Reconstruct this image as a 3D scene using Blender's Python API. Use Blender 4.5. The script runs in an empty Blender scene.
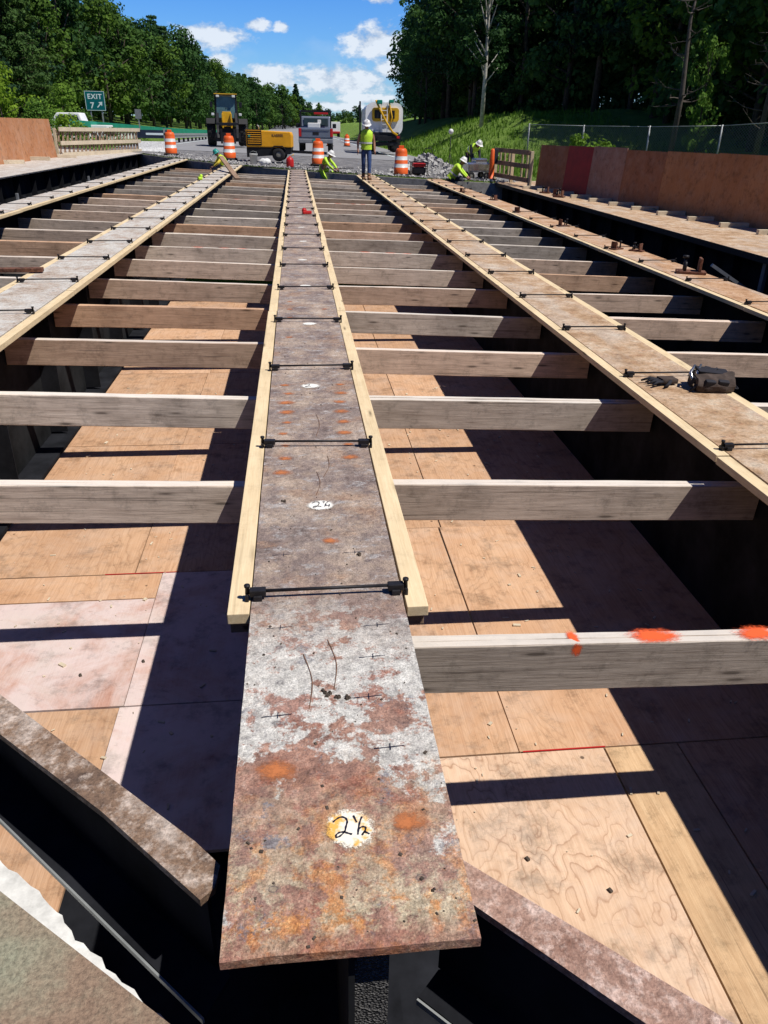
import bpy, bmesh, math, random
from mathutils import Vector, Matrix, Euler
R = math.radians
rnd = random.Random(7)
scene = bpy.context.scene
col = scene.collection

# ------------------------------------------------------------------ materials
def newmat(name):
    m = bpy.data.materials.new(name); m.use_nodes = True
    nt = m.node_tree; nt.nodes.clear()
    out = nt.nodes.new('ShaderNodeOutputMaterial')
    b = nt.nodes.new('ShaderNodeBsdfPrincipled')
    nt.links.new(b.outputs[0], out.inputs[0])
    b.inputs['Specular IOR Level'].default_value = .3
    return m, nt, b, out

def lk(nt, a, b): nt.links.new(a, b)
def setin(nt, sock, v):
    if isinstance(v, bpy.types.NodeSocket): nt.links.new(v, sock)
    else:
        if sock.type == 'RGBA' and len(v) == 3: v = (*v, 1)
        sock.default_value = v
def node(nt, t, **kw):
    n = nt.nodes.new(t)
    for k, v in kw.items():
        if k.startswith('i_'): setin(nt, n.inputs[k[2:].replace('_', ' ')], v)
        else: setattr(n, k, v)
    return n
def mth(nt, op, a, b=0.0, c=0.0, clamp=False):
    n = nt.nodes.new('ShaderNodeMath'); n.operation = op; n.use_clamp = clamp
    setin(nt, n.inputs[0], a); setin(nt, n.inputs[1], b); setin(nt, n.inputs[2], c)
    return n.outputs[0]
def mix(nt, f, a, b, mode='MIX'):
    n = nt.nodes.new('ShaderNodeMix'); n.data_type = 'RGBA'; n.blend_type = mode
    setin(nt, n.inputs[0], f); setin(nt, n.inputs[6], a); setin(nt, n.inputs[7], b)
    return n.outputs[2]
def ramp(nt, f, stops, interp='LINEAR'):
    n = nt.nodes.new('ShaderNodeValToRGB'); cr = n.color_ramp; cr.interpolation = interp
    while len(cr.elements) < len(stops): cr.elements.new(.5)
    for e, (p, c) in zip(cr.elements, stops):
        e.position = p; e.color = (*c, 1) if not isinstance(c, (int, float)) else (c, c, c, 1)
    setin(nt, n.inputs[0], f); return n.outputs[0]
def coords(nt, scale=(1, 1, 1), kind='Object', rand=0.0):
    tc = nt.nodes.new('ShaderNodeTexCoord'); mp = nt.nodes.new('ShaderNodeMapping')
    lk(nt, tc.outputs[kind], mp.inputs[0]); mp.inputs['Scale'].default_value = scale
    if rand:
        oi = nt.nodes.new('ShaderNodeObjectInfo'); s = nt.nodes.new('ShaderNodeVectorMath'); s.operation = 'SCALE'
        s.inputs[0].default_value = (rand, rand * 1.7, rand * .6); lk(nt, oi.outputs['Random'], s.inputs[3])
        lk(nt, s.outputs[0], mp.inputs['Location'])
    return mp.outputs[0]
def noise(nt, vec, scale, detail=4, rough=.55, dist=0.0):
    n = node(nt, 'ShaderNodeTexNoise'); lk(nt, vec, n.inputs['Vector'])
    n.inputs['Scale'].default_value = scale; n.inputs['Detail'].default_value = detail
    n.inputs['Roughness'].default_value = rough; n.inputs['Distortion'].default_value = dist
    return n.outputs[0]
def bump(nt, b, h, strength=.4, dist=.01):
    n = nt.nodes.new('ShaderNodeBump'); n.inputs['Strength'].default_value = strength
    n.inputs['Distance'].default_value = dist; lk(nt, h, n.inputs['Height']); lk(nt, n.outputs[0], b.inputs['Normal'])

_plain = {}
def plain(name, c, rough=.6, metal=0.0, var=.18, scale=6.0, emit=None):
    if name in _plain: return _plain[name]
    m, nt, b, _ = newmat(name)
    v = coords(nt); n = noise(nt, v, scale, 6, .65)
    d = tuple(max(0, x * (1 - var * 1.6)) for x in c); l = tuple(min(1, x * (1 + var)) for x in c)
    lk(nt, ramp(nt, n, [(.3, d), (.7, l)]), b.inputs['Base Color'])
    b.inputs['Roughness'].default_value = rough; b.inputs['Metallic'].default_value = metal
    bump(nt, b, n, .15, .004)
    _plain[name] = m; return m

def rust_plate(name, tint):
    """old girder top plate: rust, mill scale, grey dust, ground stud spots"""
    m, nt, b, _ = newmat(name)
    v = coords(nt, rand=13)
    n1 = noise(nt, v, 4.2, 12, .74, .15); n2 = noise(nt, v, 9, 8, .7, .3); n3 = noise(nt, v, 45, 6, .7); n4 = noise(nt, coords(nt, (1, .35, 1), rand=31), 2.3, 6, .6, .4)
    if tint == 'near':
        tc = nt.nodes.new('ShaderNodeTexCoord'); sp = nt.nodes.new('ShaderNodeSeparateXYZ'); lk(nt, tc.outputs['Object'], sp.inputs[0])
        y = sp.outputs[1]; x = sp.outputs[0]
        def nz(sc, det, off, rough=.72, st=1.0):
            mp = nt.nodes.new('ShaderNodeMapping'); mp.inputs['Location'].default_value = (off, off * .7, 0); mp.inputs['Scale'].default_value = (1, st, 1)
            lk(nt, tc.outputs['Object'], mp.inputs[0]); return noise(nt, mp.outputs[0], sc, det, rough)
        def soft(f, a, b_): return ramp(nt, f, [(a, 0.0), (b_, 1.0)])
        grit = nz(160, 3, 2, .8)
        fine = nz(42, 8, 7, .78)
        rust = ramp(nt, nz(14, 12, 1, .78), [(.34, (.13, .075, .065)), (.46, (.27, .15, .115)), (.56, (.40, .22, .16)), (.68, (.52, .36, .29))])
        pale = ramp(nt, nz(20, 12, 5, .8), [(.32, (.27, .25, .25)), (.48, (.54, .52, .48)), (.62, (.72, .70, .65))])
        brick = ramp(nt, fine, [(.36, (.17, .07, .05)), (.55, (.36, .15, .10)), (.7, (.48, .28, .22))])
        orange = ramp(nt, fine, [(.36, (.30, .11, .04)), (.5, (.58, .23, .06)), (.66, (.72, .42, .18))])
        cream = ramp(nt, fine, [(.38, (.36, .28, .17)), (.6, (.68, .60, .42))])
        blue = ramp(nt, fine, [(.38, (.09, .095, .12)), (.6, (.27, .27, .30))])
        # pale bloom fills the stretch y 1.45-2.3, heavier on the right
        bl = mth(nt, 'ADD', mth(nt, 'ADD', nz(4.2, 12, 13, .7), mth(nt, 'MULTIPLY', mth(nt, 'ABSOLUTE', mth(nt, 'SUBTRACT', y, 1.92)), -.34)), mth(nt, 'MULTIPLY', mth(nt, 'ABSOLUTE', mth(nt, 'ADD', x, -.0)), .42))
        c = mix(nt, soft(bl, .43, .455), rust, pale)
        c = mix(nt, mth(nt, 'MULTIPLY', soft(nz(6, 14, 21, .8), .53, .56), .85), c, brick)
        near = ramp(nt, mth(nt, 'ADD', mth(nt, 'MULTIPLY', mth(nt, 'SUBTRACT', y, .95), 1.2), mth(nt, 'MULTIPLY', nz(5, 6, 2), .5)), [(.35, 1.0), (.95, 0.0)])
        c = mix(nt, mth(nt, 'MULTIPLY', mth(nt, 'MULTIPLY', soft(nz(8, 12, 33, .78), .47, .53), near), .85), c, cream)
        c = mix(nt, mth(nt, 'MULTIPLY', mth(nt, 'MULTIPLY', soft(nz(9, 12, 44, .75), .50, .57), near), .9), c, orange)
        c = mix(nt, mth(nt, 'MULTIPLY', soft(nz(7, 12, 55, .78), .575, .62), .8), c, blue)
        endb = ramp(nt, mth(nt, 'ADD', mth(nt, 'SUBTRACT', y, .99), mth(nt, 'MULTIPLY', nz(9, 6, 3), .12)), [(.07, 1.0), (.13, 0.0)])
        c = mix(nt, mth(nt, 'MULTIPLY', endb, .7), c, brick)
        # dull purple mill scale farther along
        far = ramp(nt, mth(nt, 'MULTIPLY', mth(nt, 'ADD', y, mth(nt, 'MULTIPLY', nz(3, 8, 9), .9)), .1), [(.24, 0.0), (.285, 1.0)])
        sc_ = ramp(nt, nz(4, 13, 61, .74, .8), [(.34, (.12, .085, .075)), (.46, (.225, .17, .15)), (.54, (.32, .24, .19)), (.62, (.44, .34, .265)), (.72, (.50, .46, .42))])
        sc_ = mix(nt, mth(nt, 'MULTIPLY', soft(nz(9, 12, 71, .8, 1.6), .53, .59), .7), sc_, ramp(nt, fine, [(.4, (.28, .265, .27)), (.6, (.52, .50, .49))]))
        sc_ = mix(nt, mth(nt, 'MULTIPLY', soft(nz(3, 10, 81, .7, 1.2), .55, .62), .65), sc_, ramp(nt, fine, [(.4, (.22, .12, .08)), (.6, (.40, .26, .17))]))
        base = mix(nt, far, c, sc_)
        base = mix(nt, ramp(nt, nz(2.6, 10, 91, .7), [(.44, .0), (.66, .18)]), base, (.60, .53, .46))
        base = mix(nt, .8, base, mix(nt, 1.0, base, ramp(nt, grit, [(.36, .72), (.5, 1.18), (.64, 1.6)]), 'MULTIPLY'))
    else:
        pal = {'tan': [(.3, (.22, .12, .065)), (.44, (.42, .27, .155)), (.54, (.54, .38, .25)), (.66, (.64, .54, .41))],
               'orange': [(.3, (.24, .12, .06)), (.46, (.48, .28, .15)), (.56, (.58, .38, .24)), (.68, (.62, .52, .42))],
               'pale': [(.3, (.28, .18, .12)), (.42, (.46, .38, .31)), (.55, (.60, .57, .52)), (.68, (.68, .66, .61))]}[tint]
        base = ramp(nt, n1, pal)
        base = mix(nt, mth(nt, 'MULTIPLY', ramp(nt, n2, [(.55, 0.0), (.68, 1.0)]), .5), base, (.36, .15, .07))
        base = mix(nt, mth(nt, 'MULTIPLY', ramp(nt, n4, [(.5, 0.0), (.62, 1.0)]), .4), base, (.55, .5, .44))
    speck = ramp(nt, n3, [(.32, .55), (.5, 1.0), (.72, 1.25)])
    base = mix(nt, .8, base, mix(nt, 1.0, base, speck, 'MULTIPLY'))
    # rows of ground-off shear stud spots
    tc = nt.nodes.new('ShaderNodeTexCoord'); sp = nt.nodes.new('ShaderNodeSeparateXYZ'); lk(nt, tc.outputs['Object'], sp.inputs[0])
    wob = mth(nt, 'MULTIPLY', mth(nt, 'SUBTRACT', n1, .5), .05)
    x = mth(nt, 'ADD', sp.outputs[0], wob); y = sp.outputs[1]
    cell = .176
    fy = mth(nt, 'MULTIPLY', mth(nt, 'SUBTRACT', mth(nt, 'FRACT', mth(nt, 'DIVIDE', y, cell)), .5), cell)
    dx = mth(nt, 'SUBTRACT', mth(nt, 'ABSOLUTE', x), .165)
    d = mth(nt, 'SQRT', mth(nt, 'ADD', mth(nt, 'POWER', dx, 2.0), mth(nt, 'POWER', mth(nt, 'MULTIPLY', fy, 1.25), 2.0)))
    spot = ramp(nt, mth(nt, 'MULTIPLY', d, 20), [(.14, .45), (.2, 1.0), (.24, .35), (.33, .25), (.38, 0.0)])
    patchy = ramp(nt, noise(nt, v, 2.2, 3), [(.44, 0.0), (.54, 1.0)])
    base = mix(nt, mth(nt, 'MULTIPLY', mth(nt, 'MULTIPLY', spot, patchy), .75), base, (.07, .06, .075))
    lk(nt, base, b.inputs['Base Color'])
    b.inputs['Roughness'].default_value = .72
    h = mth(nt, 'ADD', mth(nt, 'MULTIPLY', n1, 1.2), mth(nt, 'ADD', mth(nt, 'MULTIPLY', n2, .6), mth(nt, 'MULTIPLY', n3, .45)))
    bump(nt, b, h, 1.0, .018 if tint == 'near' else .012)
    return m

def wood(name, dark, light, axis='X', knots=True, grain=1.0, rand=17, warm=None, streak=.5, pale_top=False):
    m, nt, b, _ = newmat(name)
    sc = {'X': (.7, 9, 9), 'Y': (9, .7, 9), 'Z': (9, 9, .7)}[axis]
    v = coords(nt, sc, rand=rand)
    g1 = noise(nt, v, 3.0, 8, .7, .7); g2 = noise(nt, coords(nt, tuple(s * 3.6 if s > 1 else s * 1.6 for s in sc), rand=rand), 5, 8, .75, .2)
    big = noise(nt, coords(nt, (1, 1, 1), rand=rand), 2.2, 4, .6)
    g = mth(nt, 'ADD', mth(nt, 'MULTIPLY', g1, .45), mth(nt, 'MULTIPLY', g2, .55))
    crk = noise(nt, coords(nt, {'X': (.5, 34, 34), 'Y': (34, .5, 34), 'Z': (34, 34, .5)}[axis], rand=rand), 1.6, 5, .6)
    c = ramp(nt, g, [(.32, dark), (.46, tuple((a + b2) / 2 for a, b2 in zip(dark, light))), (.62, light)])
    oi = nt.nodes.new('ShaderNodeObjectInfo')
    if warm:
        f = ramp(nt, oi.outputs['Random'], [(.35, 0.0), (1.0, 1.0)])
        c = mix(nt, mth(nt, 'MULTIPLY', f, .8), c, mix(nt, 1.0, c, warm, 'MULTIPLY'))
        c = mix(nt, 1.0, c, ramp(nt, mth(nt, 'FRACT', mth(nt, 'MULTIPLY', oi.outputs['Random'], 7.3)), [(0, .62), (1, 1.15)]), 'MULTIPLY')
    c = mix(nt, streak, c, mix(nt, 1.0, c, ramp(nt, big, [(.3, .5), (.5, 1.0), (.7, 1.2)]), 'MULTIPLY'))
    c = mix(nt, mth(nt, 'MULTIPLY', ramp(nt, crk, [(.60, 0.0), (.66, 1.0)]), .55 * grain), c, tuple(x * .35 for x in dark))
    blot = noise(nt, coords(nt, rand=rand + 5), 9, 9, .78)
    c = mix(nt, .5 * grain, c, mix(nt, 1.0, c, ramp(nt, blot, [(.34, .35), (.48, 1.0), (.7, 1.15)]), 'MULTIPLY'))
    if knots:
        kv = {'X': (.9, 5, 5), 'Y': (5, .9, 5), 'Z': (5, 5, .9)}[axis]
        vo = node(nt, 'ShaderNodeTexVoronoi'); vo.inputs['Scale'].default_value = 2.6; lk(nt, coords(nt, kv, rand=rand), vo.inputs['Vector'])
        k = ramp(nt, vo.outputs['Distance'], [(.07, 1.0), (.11, .5), (.15, .25), (.22, 0.0)])
        c = mix(nt, mth(nt, 'MULTIPLY', k, .8), c, tuple(x * .28 for x in dark))
    if pale_top:
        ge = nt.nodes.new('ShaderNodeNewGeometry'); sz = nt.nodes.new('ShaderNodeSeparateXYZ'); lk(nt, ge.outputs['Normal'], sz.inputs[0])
        c = mix(nt, ramp(nt, sz.outputs[2], [(.6, 0.0), (.9, .55)]), c, (.82, .77, .70))  # up-facing faces blended towards a pale tone
    lk(nt, c, b.inputs['Base Color']); b.inputs['Roughness'].default_value = .85
    b.inputs['Specular IOR Level'].default_value = .15
    bump(nt, b, g, .5 * grain, .006)
    return m

def plywood(name, dark, light, grain_dark, stain=None, axis='Y', sw=1.0, gs=.45, dusty=1.0, st=.22):
    m, nt, b, _ = newmat(name)
    sc = (1, st, 1) if axis == 'Y' else ((.22, 1, 1) if axis == 'X' else (1, 1, .22))
    v = coords(nt, sc, rand=23)
    n1 = noise(nt, v, 2.6 * sw, 3, .5, .3)
    # contour lines of a soft noise field: the cathedral figure of rotary-cut veneer
    rings = mth(nt, 'FRACT', mth(nt, 'ADD', mth(nt, 'MULTIPLY', n1, 20), mth(nt, 'MULTIPLY', noise(nt, coords(nt, rand=23), 14, 4, .6), .6)))
    ring = ramp(nt, rings, [(0, .15), (.45, .0), (.82, .35), (.93, 1.0), (1.0, .2)])
    fine = noise(nt, coords(nt, tuple(s * 1 if s < 1 else 14 for s in sc), rand=23), 8, 6, .7)
    big = noise(nt, coords(nt, rand=9), 1.3, 5, .6)
    c = ramp(nt, mth(nt, 'ADD', mth(nt, 'MULTIPLY', fine, .55), mth(nt, 'MULTIPLY', big, .45)), [(.36, dark), (.62, light)])
    amt = mth(nt, 'MULTIPLY', ring, ramp(nt, big, [(.35, .15 * gs), (.6, .85 * gs)]))
    c = mix(nt, amt, c, grain_dark)
    vo = node(nt, 'ShaderNodeTexVoronoi'); vo.inputs['Scale'].default_value = 2.6; lk(nt, coords(nt, rand=41), vo.inputs['Vector'])
    c = mix(nt, ramp(nt, vo.outputs['Distance'], [(.022, .85), (.035, 0.0)]), c, (.06, .035, .02))
    if stain:
        st = ramp(nt, noise(nt, coords(nt, rand=5), 2.1, 8, .7, .5), [(.34, 0.0), (.54, 1.0)])
        c = mix(nt, mth(nt, 'MULTIPLY', st, .88), c, stain)
    dirt = noise(nt, coords(nt, rand=77), 5.0, 9, .75)
    c = mix(nt, .6, c, mix(nt, 1.0, c, ramp(nt, dirt, [(.34, .3), (.48, 1.0), (.75, 1.15)]), 'MULTIPLY'))
    dust = ramp(nt, noise(nt, coords(nt, rand=51), 3.1, 9, .72, .4), [(.46, 0.0), (.66, .42 * dusty)])
    c = mix(nt, dust, c, (.62, .55, .49))
    scuff = ramp(nt, noise(nt, coords(nt, (1, 3.5, 1), rand=61), 7, 10, .8), [(.60, 0.0), (.68, .55)])
    c = mix(nt, mth(nt, 'MULTIPLY', scuff, dusty), c, (.22, .13, .09))
    oi = nt.nodes.new('ShaderNodeObjectInfo')
    c = mix(nt, 1.0, c, ramp(nt, oi.outputs['Random'], [(0, .84), (1, 1.1)]), 'MULTIPLY')
    lk(nt, c, b.inputs['Base Color']); b.inputs['Roughness'].default_value = .8
    b.inputs['Specular IOR Level'].default_value = .2
    bump(nt, b, fine, .3, .004)
    return m

def gravel_mat(name, dark, light, sc=9.0):
    m, nt, b, _ = newmat(name)
    v = coords(nt); vo = node(nt, 'ShaderNodeTexVoronoi'); vo.inputs['Scale'].default_value = sc; lk(nt, v, vo.inputs['Vector'])
    n = noise(nt, v, 1.1, 8, .7); n3 = noise(nt, v, 30, 4, .7)
    f = mth(nt, 'ADD', mth(nt, 'MULTIPLY', vo.outputs['Color'], .45), mth(nt, 'ADD', mth(nt, 'MULTIPLY', n, .4), mth(nt, 'MULTIPLY', n3, .2)))
    lk(nt, ramp(nt, f, [(.3, dark), (.75, light)]), b.inputs['Base Color'])
    b.inputs['Roughness'].default_value = .95; bump(nt, b, mth(nt, 'ADD', vo.outputs['Distance'], n3), 1.0, .05)
    return m

def leaf_mat(name, dark, light, trans=.25):
    m, nt, b, out = newmat(name)
    v = coords(nt, rand=40); n = noise(nt, v, .55, 3, .6); n2 = noise(nt, v, 5.0, 3, .7)
    f = mth(nt, 'ADD', mth(nt, 'MULTIPLY', n, .5), mth(nt, 'MULTIPLY', n2, .5))
    c = ramp(nt, f, [(.35, dark), (.62, light)])
    oi = nt.nodes.new('ShaderNodeObjectInfo')
    c = mix(nt, 1.0, c, ramp(nt, oi.outputs['Random'], [(0, (.45, .58, .72)), (.5, (.9, .95, 1)), (1, (1.45, 1.25, .65))]), 'MULTIPLY')
    lk(nt, c, b.inputs['Base Color']); b.inputs['Roughness'].default_value = .75; b.inputs['Specular IOR Level'].default_value = .15
    tr = nt.nodes.new('ShaderNodeBsdfTranslucent'); lk(nt, c, tr.inputs[0])
    mx = nt.nodes.new('ShaderNodeMixShader'); mx.inputs[0].default_value = trans
    lk(nt, b.outputs[0], mx.inputs[1]); lk(nt, tr.outputs[0], mx.inputs[2]); lk(nt, mx.outputs[0], out.inputs[0])
    return m

def spray_mat(name, c, c2=None, hard=.5):
    """sprayed paint on a thin disc: ragged, speckled edge that fades out"""
    m, nt, b, out = newmat(name)
    tc = nt.nodes.new('ShaderNodeTexCoord'); ln = nt.nodes.new('ShaderNodeVectorMath'); ln.operation = 'LENGTH'
    sub = nt.nodes.new('ShaderNodeVectorMath'); sub.operation = 'MULTIPLY'; sub.inputs[1].default_value = (1, 1, 0)
    lk(nt, tc.outputs['Object'], sub.inputs[0]); lk(nt, sub.outputs[0], ln.inputs[0])
    v = coords(nt, rand=11); n = noise(nt, v, 2.2, 8, .75)
    n9 = noise(nt, v, 9, 8, .85)
    r = mth(nt, 'ADD', ln.outputs[1], mth(nt, 'ADD', mth(nt, 'MULTIPLY', mth(nt, 'SUBTRACT', n, .5), .9 - .6 * hard), mth(nt, 'MULTIPLY', mth(nt, 'SUBTRACT', n9, .5), 1.1)))
    a = ramp(nt, r, [(.05 + .62 * hard, 1.0), (.55 + .18 * hard, 0.0)])
    cc = c
    if c2: cc = mix(nt, ramp(nt, noise(nt, v, 1.8, 4, .6), [(.50, 0.0), (.6, 1.0)]), c, c2)
    setin(nt, b.inputs['Base Color'], cc); b.inputs['Roughness'].default_value = .7
    lk(nt, a, b.inputs['Alpha'])
    return m

M = {}
M['plate_near'] = rust_plate('rusted_plate_numbered', 'near')
M['plate_tan'] = rust_plate('rusted_plate_tan', 'tan')
M['plate_orange'] = rust_plate('rusted_plate_orange', 'orange')
M['plate_pale'] = rust_plate('rusted_plate_pale', 'pale')
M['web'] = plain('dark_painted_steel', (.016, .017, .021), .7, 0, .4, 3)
M['girder_web'] = plain('dark_painted_web', (.02, .021, .023), .75, 0, .5, 2)  # girder webs: dark paint, a touch lighter than the other dark steel
for k_ in ('web', 'girder_web'):
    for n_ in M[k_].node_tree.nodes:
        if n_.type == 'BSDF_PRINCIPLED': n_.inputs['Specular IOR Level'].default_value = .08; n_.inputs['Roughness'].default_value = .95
M['joist'] = wood('weathered_joist', (.31, .24, .19), (.74, .645, .545), 'X', warm=(1.06, .83, .68), pale_top=True)
M['joist_orange'] = wood('orange_joist', (.36, .20, .12), (.72, .48, .32), 'X')
M['ledger'] = wood('new_lumber', (.60, .44, .25), (.80, .65, .42), 'Y', grain=.4, streak=.25)
M['lumber_x'] = wood('pale_lumber', (.50, .40, .28), (.72, .63, .48), 'X', grain=.5, streak=.3)
M['lumber_z'] = wood('pale_lumber_upright', (.50, .38, .24), (.74, .62, .42), 'Z', grain=.5, streak=.3)
M['oldlumber_y'] = wood('old_board', (.20, .12, .08), (.42, .29, .2), 'Y')
M['ply_tan'] = plywood('plywood_tan', (.47, .26, .145), (.66, .42, .26), (.24, .11, .05), dusty=.45)
M['ply_peach'] = plywood('plywood_peach', (.56, .37, .24), (.76, .54, .38), (.32, .16, .09), sw=1.3, gs=.9, dusty=.6, st=.42)
M['ply_pink'] = plywood('plywood_pink_stained', (.44, .24, .18), (.60, .38, .31), (.3, .13, .09), stain=(.66, .55, .53))
M['ply_board'] = wood('plank_tan', (.42, .25, .13), (.68, .47, .28), 'Y', knots=False)
M['ply_wall'] = plywood('plywood_wall_brown', (.27, .105, .052), (.42, .18, .09), (.16, .06, .03), axis='Z', dusty=.25)
M['ply_wall2'] = plywood('plywood_wall_orange', (.42, .17, .07), (.58, .27, .125), (.26, .105, .05), axis='Z', dusty=.25)
M['ply_wall_pink'] = plywood('plywood_wall_pink', (.36, .18, .12), (.48, .27, .20), (.24, .12, .08), axis='Z', dusty=.6)
M['ply_red'] = plain('red_painted_board', (.34, .018, .018), .6, 0, .2, 3)
M['ply_left'] = plywood('plywood_leaning', (.42, .17, .075), (.56, .27, .135), (.26, .11, .05), axis='Z', dusty=.4)
M['black_iron'] = plain('black_iron', (.025, .024, .028), .5, .3, .3, 30)
M['rusty'] = plain('rusty_iron', (.16, .07, .045), .85, 0, .5, 30)
M['bolt'] = plain('rusty_bolt', (.22, .12, .07), .7, .3, .4, 60)
M['diaph'] = None
M['orange_spray'] = spray_mat('orange_spray_paint', (.50, .17, .06), None, .10)
M['red_spray'] = spray_mat('fluorescent_red_paint', (.85, .12, .03), None, .35)
M['white_spray'] = spray_mat('white_paint_spot', (.82, .80, .74), None, .9)
M['cream_spray'] = spray_mat('cream_paint_spot', (.85, .80, .68), (.80, .45, .10), .85)
M['ink'] = plain('black_marker', (.012, .012, .03), .6, 0, .1)
M['concrete'] = plain('old_concrete', (.38, .36, .33), .9, 0, .25, 5)
M['concrete_white'] = plain('chalky_concrete', (.70, .70, .69), .95, 0, .22, 14)
M['gritty'] = gravel_mat('gritty_steel', (.05, .05, .05), (.32, .31, .30), 160)
M['gravel'] = gravel_mat('milled_gravel', (.10, .10, .11), (.30, .29, .29), 3.0)
M['road'] = plain('pale_road', (.27, .27, .28), .9, 0, .12, 1.0)
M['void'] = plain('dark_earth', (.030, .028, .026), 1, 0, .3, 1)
M['rubble'] = gravel_mat('broken_concrete', (.28, .27, .26), (.60, .59, .57), 3)
M['hi_vis'] = plain('lime_vest', (.55, .85, .06), .6, 0, .1, 20)
M['hi_vis_y'] = plain('yellow_shirt', (.80, .62, .07), .6, 0, .1, 20)
M['reflect'] = plain('silver_tape', (.70, .72, .70), .4, .1, .05)
M['skin'] = plain('skin', (.42, .22, .15), .5, 0, .08, 12)
M['denim'] = plain('blue_denim', (.045, .085, .22), .85, 0, .3, 12)
M['darkcloth'] = plain('dark_cloth', (.03, .032, .045), .85, 0, .2, 12)
M['boot'] = plain('tan_boot', (.18, .10, .05), .8, 0, .2, 12)
M['white_plastic'] = plain('white_plastic', (.75, .75, .73), .35, 0, .05)
M['teal_plastic'] = plain('teal_plastic', (.03, .28, .24), .35, 0, .05)
M['orange_plastic'] = plain('orange_plastic', (.78, .13, .025), .45, 0, .08, 3)
M['orange_paint'] = plain('orange_yellow_paint', (.85, .40, .02), .45, 0, .08, 2)
M['yellow_paint'] = plain('yellow_paint', (.70, .40, .02), .4, 0, .15, 3)
M['red_paint'] = plain('red_paint', (.50, .02, .02), .4, 0, .1)
M['black_paint'] = plain('black_paint', (.015, .015, .018), .45, 0, .2, 3)
M['rubber'] = plain('rubber', (.022, .022, .024), .85, 0, .3, 5)
M['hub'] = plain('hub_grey', (.25, .24, .2), .6, .2, .2)
M['glass'] = plain('dark_glass', (.03, .05, .06), .08, 0, .1)
M['cabglass'] = plain('cab_glass', (.10, .18, .19), .12, 0, .3, 1.2)
M['silver'] = plain('silver_car_paint', (.20, .23, .29), .3, .35, .05)
M['grey_paint'] = plain('grey_paint', (.22, .23, .25), .5, .1, .15)
M['chrome'] = plain('chrome', (.55, .56, .58), .25, .9, .05)
M['tank_white'] = plain('tank_white', (.93, .93, .92), .35, 0, .1, 1)
M['green_screen'] = plain('green_screen', (.01, .26, .17), .7, 0, .12, 1)
M['sign_green'] = plain('sign_green', (.0, .13, .14), .45, 0, .03)
M['sign_white'] = plain('sign_white', (.75, .85, .86), .45, 0, .03)
M['galv'] = plain('galvanised', (.36, .38, .38), .5, .4, .15)
M['navy'] = plain('navy_panel', (.02, .03, .06), .6, 0, .2)
M['bark'] = plain('bark', (.09, .07, .055), .95, 0, .4, 6)
M['birch'] = plain('birch_bark', (.45, .43, .38), .9, 0, .35, 5)
M['deadwood'] = plain('dead_wood', (.10, .082, .072), .95, 0, .3, 4)
M['bagcloth'] = plain('tool_pouch_leather', (.07, .05, .042), .85, 0, .3, 18)
M['darkglove'] = plain('dark_glove', (.02, .02, .028), .8, 0, .2, 18)
M['leafA'] = leaf_mat('leaves_deciduous', (.018, .052, .012), (.085, .17, .032))
M['leafP'] = leaf_mat('needles_pine', (.016, .048, .020), (.055, .115, .042), .15)
M['leafD'] = leaf_mat('leaves_dark', (.034, .088, .026), (.14, .26, .065), .45)
M['leafB'] = leaf_mat('leaves_bright', (.07, .15, .02), (.20, .34, .05), .35)

def diag_mat(name, a, b_, c3, soft=False):
    m, nt, b, _ = newmat(name)
    v = coords(nt, rand=3); n1 = noise(nt, v, 1.6 if soft else 5, 9, .6 if soft else .72, .2); n2 = noise(nt, v, 22, 8, .72); n3 = noise(nt, v, 90, 4, .7)
    c = ramp(nt, n1, [(.32, a), (.5, b_), (.70 if soft else .66, c3)])
    c = mix(nt, mth(nt, 'MULTIPLY', ramp(nt, n2, [(.5, 0.0), (.64, 1.0)]), .1 if soft else .6), c, tuple(min(1, x * 1.5) for x in c3))
    c = mix(nt, .7, c, mix(nt, 1.0, c, ramp(nt, n3, [(.35, .5), (.6, 1.2)]), 'MULTIPLY'))
    lk(nt, c, b.inputs['Base Color']); b.inputs['Roughness'].default_value = .65
    bump(nt, b, mth(nt, 'ADD', n2, mth(nt, 'MULTIPLY', n3, .4)), .8, .012)
    return m
M['diaph'] = diag_mat('scaled_bracing_steel', (.08, .055, .045), (.25, .16, .105), (.50, .42, .36))
M['diaph_r'] = diag_mat('pitted_bracing_steel', (.20, .10, .07), (.42, .26, .20), (.60, .47, .41))
M['corner'] = diag_mat('green_brown_steel', (.16, .085, .055), (.30, .21, .145), (.30, .34, .24), soft=True)

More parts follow.
